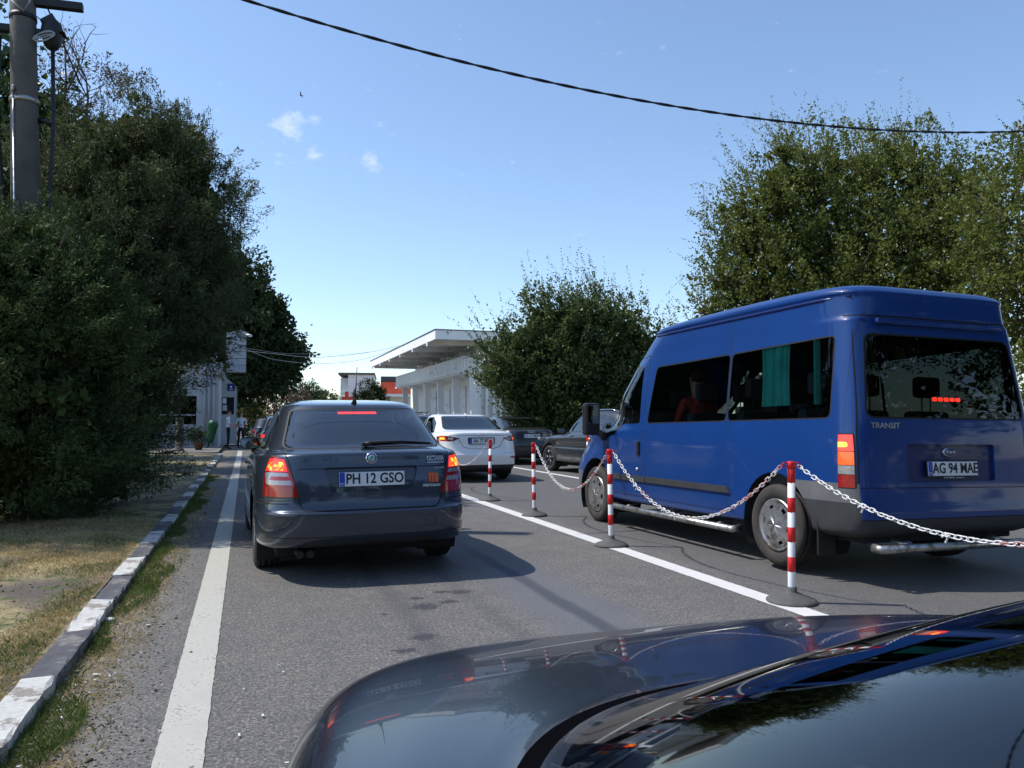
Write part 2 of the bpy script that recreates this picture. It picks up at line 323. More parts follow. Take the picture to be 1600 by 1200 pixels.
class Shell:
    def __init__(s, rings, Mn=112, sub=5):
        n = len(rings); rows = monot(rings, np.linspace(0, n-1, (n-1)*sub+1))
        bm = bmesh.new(); V = []
        for r in rows: V.append([bm.verts.new(p) for p in ring_pts(r, Mn)])
        for i in range(len(rows)-1):
            for j in range(Mn):
                f = bm.faces.new((V[i][j], V[i][(j+1) % Mn], V[i+1][(j+1) % Mn], V[i+1][j])); f.smooth = True
        f = bm.faces.new(V[-1]); f.smooth = True
        f = bm.faces.new(V[0][::-1]); s.mats = []; s.keys = []
        bm.normal_update()
        s.bm = bm
        s.N0 = [v.normal.copy() for v in bm.verts]; s.P0 = [v.co.copy() for v in bm.verts]
        bm.verts.index_update(); s.polys = [[v.index for v in f.verts] for f in bm.faces]; s.bvh = BVHTree.FromPolygons(s.P0, s.polys)
        s.nbig = len(s.polys)-2
    def tagid(s, key, m):
        for i, (k, mm) in enumerate(zip(s.keys, s.mats)):
            if k == key and mm is m: return i
        s.keys.append(key); s.mats.append(m); return len(s.keys)-1
    def cut(s, ax, poly, key, m, lim=lambda c, n: True, only=None):
        """ax 'x': poly is (y,z); 'y': poly is (x,z); 'z': poly is (x,y). Convex."""
        tid = s.tagid(key, m); a = 'xyz'.index(ax); i, j = [k for k in range(3) if k != a]
        n = len(poly); A = sum(poly[k][0]*poly[(k+1) % n][1]-poly[(k+1) % n][0]*poly[k][1] for k in range(n)); sg = 1 if A > 0 else -1
        lo = [min(p[k] for p in poly)-.002 for k in (0, 1)]; hi = [max(p[k] for p in poly)+.002 for k in (0, 1)]
        cand = []
        for f in s.bm.faces:
            if only is not None and f.material_index not in only: continue
            us = [v.co[i] for v in f.verts]
            if max(us) < lo[0] or min(us) > hi[0]: continue
            us = [v.co[j] for v in f.verts]
            if max(us) < lo[1] or min(us) > hi[1]: continue
            if len(f.verts) > 40: continue
            if lim(f.calc_center_median(), f.normal): cand.append(f)
        if not cand: return tid
        geom = set(cand)
        for f in cand: geom.update(f.edges); geom.update(f.verts)
        geom = list(geom); planes = []
        for k in range(n):
            p, q = poly[k], poly[(k+1) % n]; du, dv = q[0]-p[0], q[1]-p[1]
            if du*du+dv*dv < 1e-10: continue
            no = Vector((0, 0, 0)); no[i] = dv*sg; no[j] = -du*sg; no.normalize(); co = Vector((0, 0, 0)); co[i], co[j] = p
            planes.append((co, no))
            geom = bmesh.ops.bisect_plane(s.bm, geom=geom, dist=1e-5, plane_co=co, plane_no=no)['geom']
        for f in geom:
            if isinstance(f, bmesh.types.BMFace) and f.is_valid:
                c = f.calc_center_median()
                if all((c-co).dot(no) < 1e-6 for co, no in planes): f.material_index = tid
        return tid
    def slice(s, ax, v, cond=lambda f: True):
        no = Vector((0, 0, 0)); no['xyz'.index(ax)] = 1; co = no*v; fs = [f for f in s.bm.faces if len(f.verts) < 40]; g = set(fs)
        for f in fs: g.update(f.edges); g.update(f.verts)
        bmesh.ops.bisect_plane(s.bm, geom=list(g), dist=1e-5, plane_co=co, plane_no=no)
    def push(s, tid, vec):
        fs = [f for f in s.bm.faces if f.material_index == tid]
        if not fs: return
        r = bmesh.ops.extrude_face_region(s.bm, geom=fs); vs = [g for g in r['geom'] if isinstance(g, bmesh.types.BMVert)]
        for v in vs: v.co += Vector(vec)
        bmesh.ops.delete(s.bm, geom=[f for f in fs if f.is_valid], context='FACES')
    def normal_at(s, co):
        loc, nrm, idx, dist = s.bvh.find_nearest(co)
        if idx is None or idx >= s.nbig or dist > .012: return None
        poly = s.polys[idx]; w_ = poly_3d_calc([s.P0[k] for k in poly], loc); n = Vector((0, 0, 0))
        for k, ww in zip(poly, w_): n += s.N0[k]*ww
        return n.normalized()
    def build(s, parent, skip=('hole',), names=None, labels=None):
        out = {}; names = names or {}
        for key in dict.fromkeys(s.keys):
            if key in skip: continue
            ids = [i for i, k in enumerate(s.keys) if k == key]; fs = [f for f in s.bm.faces if f.material_index in ids]
            if not fs: continue
            vmap = {}; vs = []; polys = []; mi = []; nrm = []
            for f in fs:
                fn = f.normal.copy(); row = []
                for v in f.verts:
                    if v not in vmap: vmap[v] = len(vs); vs.append(v.co.copy())
                    row.append(vmap[v])
                polys.append(row); mi.append(ids.index(f.material_index))
            me = bpy.data.meshes.new(key); me.from_pydata([tuple(v) for v in vs], [], polys)
            for i in ids: me.materials.append(s.mats[i])
            me.polygons.foreach_set('material_index', mi); me.polygons.foreach_set('use_smooth', [True]*len(polys))
            cache = [s.normal_at(v) for v in vs]; ln = []
            me.update()
            for p in me.polygons:
                for vi in p.vertices:
                    n = cache[vi]
                    ln.append(n if n is not None and n.dot(p.normal) > .55 else p.normal.copy())
            me.normals_split_custom_set([tuple(n) for n in ln])
            o = link(names.get(key, key.split('#')[0]), me, parent)
            if labels and key in labels: o['label'] = labels[key]
            out[key] = o
        s.bm.free(); return out
def at_shell(sh, side, y, z):
    """point and normal on the flank (side -1 left) at local y,z"""
    loc, n, i, d = sh.bvh.ray_cast(Vector((3*side, y, z)), Vector((-side, 0, 0))); return loc
def at_rear(sh, x, z):
    loc, n, i, d = sh.bvh.ray_cast(Vector((x, -3, z)), Vector((0, 1, 0))); return loc
def stick(sh, x, z, off=.003, dz=0):
    p, n, i, d = sh.bvh.ray_cast(Vector((x, -3, z)), Vector((0, 1, 0))); nn = sh.normal_at(p) or n; Yv = -nn; Xv = Yv.cross(Vector((0, 0, 1))).normalized(); Zv = Xv.cross(Yv)
    m = Matrix((Xv, Yv, Zv)).transposed().to_4x4(); m.translation = p+nn*off; return m
def at_top(sh, x, y):
    loc, n, i, d = sh.bvh.ray_cast(Vector((x, y, 4)), Vector((0, 0, -1))); return loc

# ------------------------------------------------------------------ wheels
def wheel(parent, x, y, r, width, side, style, tyre=None, rimr=None):
    tyre = tyre or M['tyre']; rr = rimr or r*.64
    e = empty('wheel', (x, y, r)); e.parent = parent; hw = width/2
    b = MB(); n = 48
    pr = [(rr-.005, -hw*.75), (rr+.015, -hw*.95), (rr+(r-rr)*.55, -hw*1.02), (r-.02, -hw*.92), (r-.003, -hw*.75), (r, -hw*.5), (r-.008, -hw*.48), (r-.008, -hw*.42), (r, -hw*.40), (r, -.01), (r-.008, -.008), (r-.008, .008), (r, .01), (r, hw*.40), (r-.008, hw*.42), (r-.008, hw*.48), (r, hw*.5), (r-.003, hw*.75), (r-.02, hw*.92), (r-(r-rr)*.45, hw*1.02), (rr+.015, hw*.95), (rr-.005, hw*.75)]
    b.lathe(pr, 'x', n); b.build('tyre', tyre, e)
    b = MB(); s = side; o = hw*s
    if style == 'hubcap':
        b.mt(M['silver'])
        b.lathe([(rr, o*.72), (rr-.004, o*.95), (rr-.02, o*.93), (rr-.035, o*.80), (rr-.06, o*.82)], 'x', 40)
        # disc with six openings
        rin, rout = rr*.50, rr*.84; b.lathe([(rr-.05, o*.82), (rout, o*.86)], 'x', 36)
        N = 60
        for k in range(N):
            a0, a1 = 2*math.pi*k/N, 2*math.pi*(k+1)/N
            hole = (k % 10) in (0, 1, 2)
            q = [(rin, a0), (rin, a1), (rout, a1), (rout, a0)]
            xs = (1.0, 1.0, .86, .86)
            if hole:
                b.mt(M['gap']); b.add([(o*xx-.03*s, rad*math.cos(a), rad*math.sin(a)) for (rad, a), xx in zip(q, xs)], [(0, 1, 2, 3)])
                b.mt(M['silver']); q2 = [(rin, a0), (rin, a1), (rin+.03, a1), (rin+.03, a0)]; b.add([(o*xx, rad*math.cos(a), rad*math.sin(a)) for (rad, a), xx in zip(q2, (1, 1, .97, .97))], [(0, 1, 2, 3)])
                q2 = [(rout-.018, a0), (rout-.018, a1), (rout, a1), (rout, a0)]; b.add([(o*xx, rad*math.cos(a), rad*math.sin(a)) for (rad, a), xx in zip(q2, (.88, .88, .86, .86))], [(0, 1, 2, 3)])
            else: b.add([(o*xx, rad*math.cos(a), rad*math.sin(a)) for (rad, a), xx in zip(q, xs)], [(0, 1, 2, 3)])
        # domed centre with six soft lobes
        vs = [(o*1.12, 0, 0)]; fs = []; K = 8; N = 48
        for i in range(1, K+1):
            for j in range(N):
                a = 2*math.pi*j/N; rad = rin*i/K; dip = .012*max(0, math.cos(6*a))*math.sin(math.pi*i/K)
                vs.append((o*(1.12-.12*(i/K)**2)-dip*s, rad*math.cos(a), rad*math.sin(a)))
        for j in range(N): fs.append((0, 1+j, 1+(j+1) % N))
        for i in range(K-1):
            for j in range(N): fs.append((1+i*N+j, 1+(i+1)*N+j, 1+(i+1)*N+(j+1) % N, 1+i*N+(j+1) % N))
        b.add(vs, fs, True)
    else:
        mm = M['alloy_dark'] if style == 'dark' else M['silver']
        b.mt(mm); b.lathe([(rr, -o*.7), (rr-.012, -o*.6), (rr-.02, o*.6), (rr-.002, o*.93), (rr+.004, o*.9), (rr, o*.7)], 'x', 36)
        b.mt(M['gap']); b.lathe([(rr-.015, o*.1), (.02, o*.1)], 'x', 24)
        b.mt(M['alloy_dark']); b.lathe([(rr*.72, o*.3), (rr*.70, o*.35), (.05, o*.35)], 'x', 24)
        b.mt(mm); b.lathe([(.001, o*.86), (.05, o*.85), (.065, o*.7), (.07, o*.3)], 'x', 16)
        for k in range(5):
            for dd in (-.13, .13):
                a = 2*math.pi*k/5+.3; c0 = (math.cos(a+dd*.5), math.sin(a+dd*.5)); c1 = (math.cos(a+dd), math.sin(a+dd))
                b.tube([(o*.74, .05*c0[0], .05*c0[1]), (o*.78, rr*.5*c1[0], rr*.5*c1[1]), (o*.84, (rr-.012)*c1[0], (rr-.012)*c1[1])], [.02, .015, .016], 6)
    b.build('rim', None, e); return e
def wheel_well(parent, side, y, z, r, xo, depth=.34):
    b = MB(); N = 20; vs = []; a0 = -.55; a1 = math.pi+.55
    for k in range(N+1):
        a = a0+(a1-a0)*k/N
        for x in (xo, xo-side*depth): vs.append((x, y+r*math.cos(a), z+r*math.sin(a)))
    fs = [(2*k, 2*k+1, 2*k+3, 2*k+2) for k in range(N)]; b.add(vs, fs, True)
    b.add([(xo-side*depth, y+r*math.cos(a0+(a1-a0)*k/N), z+r*math.sin(a0+(a1-a0)*k/N)) for k in range(N+1)], [list(range(N+1))])
    return b.build('wheel_well', M['underside'], parent, fixn=False)
def number_plate(parent, loc, txt, tilt=0, rz=0, wdt=.52, frame=True, size=.105, sub=None):
    e = empty('number_plate', loc, rz, tilt); e.parent = parent
    b = MB()
    if frame: b.mt(M['black']); b.box(-wdt/2-.008, wdt/2+.008, -.004, .010, -.063, .063, .003)
    b.mt(M['plate_white']); b.box(-wdt/2, wdt/2, -.008, .002, -.055, .055, .002)
    b.mt(M['plate_blue']); b.box(-wdt/2+.002, -wdt/2+.044, -.0095, -.004, -.053, .053)
    b.build('plate', None, e)
    text(txt, size, M['ink'], e, (.022, -.0095, 0), bold=.0022, sx=.86, depth=.0008, name='plate_letters')
    text('RO', .026, M['sticker_white'], e, (-wdt/2+.023, -.0105, -.036), depth=.0006, name='country_letters')
    if sub: text(sub, .017, M['sticker_white'], e, (.0, -.0095, -.070), depth=.0006, name='plate_holder_print')
    return e
def mirror(parent, base, side, m, w=.19, h=.13, d=.11):
    """base = point on flank; housing projects outward"""
    b = MB(); e = empty('door_mirror', base); e.parent = parent
    pr = []
    for i in range(9):
        t = i/8; k = math.sin(math.pi*(.16+.84*(1-t)**.8)) if t < 1 else 0.02
    b.mt(m)
    b.T = Matrix.Translation((side*(w*.5+.06), .02, .05)) @ Matrix.Diagonal((w/2, d/2, h/2, 1))
    # rounded housing: superquadric with flat rear
    vs = []; fs = []; A, B = 10, 20
    for i in range(A+1):
        u = i/A
        for j in range(B):
            a = 2*math.pi*j/B; e_ = .55; ca, sa = math.cos(a), math.sin(a); q = 1.0 if u < .45 else (1-((u-.45)/.55)**2.2)**.5
            vs.append((math.copysign(abs(ca)**e_, ca)*max(q, .02), -1+2*u, math.copysign(abs(sa)**e_, sa)*max(q, .02)))
    for i in range(A):
        for j in range(B): fs.append((i*B+j, i*B+(j+1) % B, (i+1)*B+(j+1) % B, (i+1)*B+j))
    b.add(vs, fs, True); b.T = None
    b.mt(M['black']); b.tube([(0, 0, 0), (side*.05, .01, .02), (side*.1, .02, .04)], [.035, .028, .03], 8)
    b.build('mirror_housing', None, e)
    g = MB(); g.T = Matrix.Translation((side*(w*.5+.06), .02-d/2-.002, .05)) @ Matrix.Diagonal((w/2*.92, 1, h/2*.9, 1))
    pts = []
    for j in range(24):
        a = 2*math.pi*j/24; ca, sa = math.cos(a), math.sin(a); pts.append((math.copysign(abs(ca)**.55, ca), 0, math.copysign(abs(sa)**.55, sa)))
    g.add(pts, [list(range(24))]); g.build('mirror_glass', M['mirror'], e, fixn=False); return e
M['mirror'] = mat('mirror glass', (.55, .62, .65), .03, 1)
def seat_row(parent, y, xs, z=.55, zh=1.08, w=.44, m=None, legs=True):
    m = m or M['seat']
    for x in xs:
        b = MB(); b.box(x-w/2, x+w/2, y-.06, y+.06, z-.25, z+.38, .04)
        if legs: b.box(x-w/2, x+w/2, y+.0, y+.45, z-.3, z-.12, .04)
        b.build('seat', m, parent)
        b = MB(); b.box(x-.13, x+.13, y-.05, y+.04, zh-.10, zh+.09, .035); b.tube([(x-.05, y, z+.3), (x-.05, y, zh-.05)], .006, 6); b.tube([(x+.05, y, z+.3), (x+.05, y, zh-.05)], .006, 6)
        b.build('headrest', m, parent)
RL = lambda ymax: (lambda c, n: c.y < ymax)
def sideL(s, ny=.25): return lambda c, n: c.x*s > 0 and n.x*s > ny
# ------------------------------------------------------------------ vehicles
def place(e, x, y, yaw, roll=0, pitch=0): e.location = (x, y, 0); e.rotation_euler = (R(pitch), R(roll), R(yaw))
def mirror_poly(p): return [(-a, b) for a, b in p]
def seam(sh, ax, poly, wd, lim, body_id, m=None, only=None):
    """thin dark joint following the outline of a convex polygon"""
    sh.cut(ax, grow(poly, wd), 'body', m or M['gap'], lim, only=only); sh.cut(ax, poly, 'body', sh.mats[0], lim, only=[sh.tagid('body', m or M['gap'])])
def line_seam(sh, ax, a, b, wd, lim, m=None):
    a, b = Vector(a), Vector(b); d = (b-a).normalized()*wd/2; n = Vector((-d.y, d.x))
    sh.cut(ax, [tuple(a+n), tuple(a-n), tuple(b-n), tuple(b+n)], 'body', m or M['gap'], lim, only=[0])
def body_common(sh, e, axles, r, paint, wx, archr=None, wstyle='dark', tyre=None, tw=.205, L=4.5, wheels_=True):
    archr = archr or r+.05; holes = []
    for y in axles:
        circ = [(y+archr*math.cos(a), r+archr*math.sin(a)) for a in [2*math.pi*k/28 for k in range(28)]]
        for s in (-1, 1): sh.cut('x', circ, 'hole', M['gap'], sideL(s, .05))
    return archr
def finish_wheels(e, axles, r, wx, archr, tw, wstyle, tyre=None):
    for y in axles:
        for s in (-1, 1):
            wheel(e, s*(wx-tw/2), y, r, tw, s, wstyle, tyre); wheel_well(e, s, y, r, archr+.012, s*(wx-.012))
def underbody(e, w, y0, y1, z=.2, h=.12):
    b = MB(); b.box(-w, w, y0, y1, z, z+h, .02); b.build('underbody', M['underside'], e)

# ---- the graphite liftback in front
def graphite_liftback():
    e = empty('parked_car'); tag(e, 'graphite blue liftback straight ahead with lit brake lights and plate PH 12 GSO', 'car', 'cars queueing on the road')
    paint = M['p_skoda']
    rings = [(.30, .25, 4.25, .17, .78, .20, 6, 4), (.11, .285, 4.46, .22, .86, .22, 7, 4), (.03, .36, 4.54, .32, .878, .30, 6.5, 4), (.005, .45, 4.57, .44, .885, .43, 6.5, 4),
             (.0, .545, 4.57, .54, .888, .55, 6.5, 4), (.035, .575, 4.55, .58, .888, .58, 6.5, 4), (.055, .62, 4.52, .63, .887, .63, 6.5, 4), (.075, .78, 4.44, .72, .884, .79, 6.5, 3.6), (.115, .93, 4.25, .80, .868, .90, 6, 3.4),
             (.125, .995, 3.75, .90, .845, .945, 5.5, 3.2), (.17, 1.018, 3.50, .955, .825, .965, 5.2, 3.2), (.33, 1.045, 3.36, 1.0, .785, .995, 5.0, 3.2), (.64, 1.225, 3.02, 1.20, .695, 1.20, 4.6, 3.2), (.89, 1.36, 2.74, 1.34, .625, 1.37, 4.2, 3.2), (.97, 1.408, 2.60, 1.395, .575, 1.42, 4, 3.2), (1.25, 1.442, 2.35, 1.43, .46, 1.458, 3.4, 3), (1.65, 1.466, 2.1, 1.46, .25, 1.472, 3, 3)]
    sh = Shell(rings, 120, 5); sh.tagid('body', paint); T = sh.tagid; sh.slice('y', .36)
    rear = RL(1.2)
    # hatch outline
    for s in (1, -1):
        f = (lambda p: p) if s > 0 else mirror_poly
        # joint lid / wing
        line_seam(sh, 'y', f([(.668, 1.030)])[0], f([(.640, .955)])[0], .009, rear); line_seam(sh, 'y', f([(.640, .955)])[0], f([(.55, .60)])[0], .010, rear)
        line_seam(sh, 'y', f([(.55, .60)])[0], f([(.505, .565)])[0], .010, rear)
        line_seam(sh, 'y', f([(.57, .655)])[0], f([(.885, .635)])[0], .005, RL(.5))
    line_seam(sh, 'y', (-.505, .566), (.505, .566), .011, rear)
    line_seam(sh, 'y', (-.575, .888), (-.355, .888), .007, rear); line_seam(sh, 'y', (.355, .888), (.575, .888), .007, rear)
    # rear bumper joint along the flank and parking strip
    rid = sh.cut('y', rpoly([(-.375, .895), (.375, .895), (.325, .70), (-.325, .70)], .035), 'body', M['badge_recess'], rear)
    sh.push(rid, (0, .03, 0))
    # glass
    out = rpoly([(-.555, 1.365), (.555, 1.365), (.655, 1.047), (-.655, 1.047)], .05)
    sh.cut('y', grow(out, .012), 'rear_window', M['rubber'], rear); sh.cut('y', out, 'rear_window', M['glass_frit'], rear)
    sh.cut('y', rpoly([(-.51, 1.345), (.51, 1.345), (.60, 1.060), (-.60, 1.060)], .05), 'rear_window', M['glass_rear'], rear)
    sh.cut('y', rpoly([(-.17, 1.343), (.17, 1.343), (.17, 1.324), (-.17, 1.324)], .004), 'brake_light', M['red_lit'], rear)
    ws = rpoly([(-.60, 1.375), (.60, 1.375), (.70, 1.015), (-.70, 1.015)], .05)
    front = lambda c, n: c.y > 2.5
    sh.cut('y', ws, 'windscreen', M['glass_cab'], front)
    for s in (-1, 1):
        lim = sideL(s)
        w1 = rpoly([(1.00, 1.02), (2.12, 1.00), (2.10, 1.385), (1.45, 1.385), (1.15, 1.27)], .035); w2 = rpoly([(2.20, 1.0), (3.06, .99), (2.66, 1.33), (2.20, 1.385)], .03)
        for w_ in (w1, w2): sh.cut('x', grow(w_, .014), 'side_window#%d' % s, M['rubber'], lim); sh.cut('x', w_, 'side_window#%d' % s, M['glass_cab'], lim)
        line_seam(sh, 'x', (2.16, .30), (2.16, 1.0), .008, lim); line_seam(sh, 'x', (3.22, .30), (3.18, .97), .008, lim); line_seam(sh, 'x', (1.28, .62), (1.14, .98), .008, lim); line_seam(sh, 'x', (1.45, .30), (3.2, .30), .008, lim)
        line_seam(sh, 'x', (.10, .625), (.62, .61), .008, lim); line_seam(sh, 'x', (1.3, .45), (3.2, .44), .03, lim, M['rubber'])
        # lamps
        f = (lambda p: p) if s > 0 else mirror_poly; key = 'tail_light#%d' % s; ll = RL(.36)
        lens = f([(.652, .935), (.700, .980), (.79, .985), (.93, .95), (.93, .675), (.568, .675), (.585, .74)])
        sh.cut('y', grow(lens, .008), key, M['rubber'], ll); sh.cut('y', lens, key, M['red_lens'], ll)
        sh.cut('y', f([(.668, .962), (.80, .972), (.805, .873), (.648, .873)]), key, M['red_lit'], ll)
        sh.cut('y', rpoly(f([(.674, .942), (.765, .948), (.785, .90), (.775, .878), (.660, .878)]), .015), key, M['lamp_core'], ll)
        sh.cut('y', rpoly(f([(.648, .862), (.80, .862), (.80, .768), (.612, .768)]), .015), key, M['clear_lens'], ll)
        sh.cut('y', rpoly(f([(.636, .833), (.765, .833), (.78, .803), (.625, .803)]), .01), key, M['red_lens'], ll)
    line_seam(sh, 'y', (-.78, .365), (.78, .365), .006, rear); line_seam(sh, 'y', (-.62, .52), (.62, .52), .004, rear, M['badge_recess'])
    seam(sh, 'y', rpoly([(.42, .50), (.50, .50), (.50, .42), (.42, .42)], .02), .004, rear, 0)
    sh.cut('y', [(-.5, .33), (.5, .33), (.55, .17), (-.55, .17)], 'body', M['dark_plastic'], rear)
    wx = .862; r = .317; ax = (1.02, 3.60)
    ar = body_common(sh, e, ax, r, paint, wx)
    S = sh
    P_ = {k: at_rear(sh, *v) for k, v in dict(badge=(0, .965), text=(.56, .948), t2=(.565, .87), st=(.50, .795), st2=(.485, .735), wip=(.08, 1.075)).items()}
    mir = [at_shell(sh, s, 3.0, .98) for s in (-1, 1)]; hnd = {(s, y): at_shell(sh, s, y, .84) for s in (-1, 1) for y in (1.55, 2.5)}
    roof = at_top(sh, 0, 1.02)
    SK = {k: stick(sh, *v) for k, v in dict(badge=(0, .962, .002), text=(.53, .945, .004), t2=(.555, .868, .004), st=(.50, .795, .003), st2=(.485, .732, .003), ul=(.53, .914, .004)).items()}
    o = sh.build(e)
    finish_wheels(e, ax, r, wx, ar, .205, 'silver'); underbody(e, .72, .35, 4.2, .19, .1)
    # badge: round emblem with green arrow-like centre
    b = MB(); b.T = SK['badge']; b.mt(M['chrome']); b.lathe([(.046, .004), (.046, -.006), (.038, -.008)], 'y', 28)
    b.mt(M['badge_blue']); b.lathe([(.038, -.008), (.029, -.0065)], 'y', 28); b.mt(M['badge']); b.lathe([(.029, -.0065), (.001, -.008)], 'y', 24)
    b.mt(M['badge_green']); b.prism([(-.018, -.016), (-.006, -.018), (.004, -.006), (.016, .004), (.013, .017), (0, .020), (-.008, .006)], 'y', -.0085, -.010); b.T = None
    b.build('badge', None, e)
    text('OCTAVIA', .060, M['badge'], e, None, mtx=SK['text'], sx=.60, bold=.0012, name='model_letters')
    b = MB(); b.T = SK['ul']; b.box(-.075, .075, -.002, .006, -.003, .003); b.build('badge_underline', M['badge'], e)
    text('TREND', .026, M['badge'], e, None, mtx=SK['t2'], sx=.9, spacing=1.5, name='trim_letters')
    b = MB(); b.T = SK['st']
    b.prism([(-.045, .05), (-.02, .034), (-.02, -.038), (-.035, -.035)], 'y', 0, -.001); b.prism([(-.012, .034), (.0, .042), (.006, .034), (.006, -.038), (-.012, -.038)], 'y', 0, -.001); b.prism([(.014, .032), (.045, .038), (.04, -.04), (.014, -.038)], 'y', 0, -.001); b.prism([(-.02, .034), (.014, .034), (.014, .024), (-.02, .024)], 'y', 0.0002, -.0008)
    b.build('shop_sticker', M['sticker'], e)
    text('PRESTIGE.RO', .026, M['sticker_white'], e, None, mtx=SK['st2'], sx=1.0, bold=.0008, name='sticker_letters')
    number_plate(e, (0, .085, .800), 'PH 12 GSO', tilt=R(-6), size=.112, frame=False)
    # wiper, antenna, exhaust
    b = MB(); q = P_['wip']
    def onr(x, z, d): 
        p = Vector((x, 0, z)); yy = .33+(z-1.045)*(.31/.18); return Vector((x, yy-d+abs(x)**3*.12, z))
    b.tube([onr(-.02, 1.062, .03), onr(.02, 1.075, .045), onr(.30, 1.085, .04), onr(.55, 1.068, .02)], [.02, .02, .011, .006], 8); b.tube([onr(.04, 1.056, .012), onr(.32, 1.068, .012), onr(.57, 1.058, .012)], .006, 6)
    b.box(-.05, .03, .27, .335, 1.052, 1.082, .008); b.build('wiper', M['black'], e)
    b = MB(); b.tube([roof+Vector((0, .02, -.01)), roof+Vector((0, -.02, .02)), roof+Vector((0, -.05, .045))], [.03, .02, .008], 8); b.tube([roof+Vector((0, -.04, .03)), roof+Vector((.02, .02, .15)), roof+Vector((.04, .08, .34))], [.009, .006, .0035], 8)
    b.build('antenna', M['black'], e)
    b = MB(); b.tube([(-.55, .16, .22), (-.55, .5, .23)], .03, 12); b.tube([(-.47, .16, .22), (-.47, .5, .23)], .03, 12); b.build('exhaust', M['dark_toned'], e)
    for k, p in zip((-1, 1), mir): mirror(e, p, k, paint, w=.2, h=.13)
    for (s, y), p in hnd.items():
        b = MB(); b.box(p.x-.012, p.x+.03*s, y-.09, y+.09, .83, .855, .01) if s > 0 else b.box(p.x-.03, p.x+.012, y-.09, y+.09, .83, .855, .01); b.build('door_handle', paint, e)
    # cabin
    b = MB(); b.box(-.66, .66, .40, .95, .93, .96); b.build('parcel_shelf', M['interior'], e)
    seat_row(e, 1.15, (-.42, 0, .42), .62, 1.10); seat_row(e, 2.15, (-.38, .38), .62, 1.16, .5)
    b = MB(); b.box(-.68, .68, 3.0, 3.4, .75, .98, .04); b.build('dashboard', M['interior'], e)
    b = MB(); b.box(-.1, .1, 2.72, 2.75, 1.27, 1.32, .01); b.build('rear_view_mirror', M['black'], e)
    return e
M['badge_recess'] = mat('dark blue plate recess', (.022, .03, .05), .4, .4, coat=1)
M['glass_frit'] = glass('darker glass border', (.06, .09, .13), 2.25, .015)

def garment(parent_label):
    # crumpled garment on the parcel shelf: things of its own
    bm = bmesh.new(); nx, ny = 46, 16; g = [[None]*ny for _ in range(nx)]
    for i in range(nx):
        for j in range(ny):
            u, v = i/(nx-1), j/(ny-1); env = math.sin(math.pi*u)**.6*math.sin(math.pi*v)**.5
            z = .03+env*(.050+.016*math.sin(9*u+3*v)+.010*math.sin(23*u-5*v)+.007*math.sin(41*u+17*v))
            g[i][j] = bm.verts.new(((u-.5)*.74+.02*math.sin(7*v+u*5), (v-.5)*.30+.03*math.sin(6*u), max(.002, z*1.15)))
    for i in range(nx-1):
        for j in range(ny-1): f = bm.faces.new((g[i][j], g[i+1][j], g[i+1][j+1], g[i][j+1])); f.smooth = True
    me = bpy.data.meshes.new('crumpled_garment'); bm.to_mesh(me); bm.free(); me.materials.append(M['cloth_olive'])
    o = link('crumpled_garment', me); tag(o, parent_label, 'garment'); return o

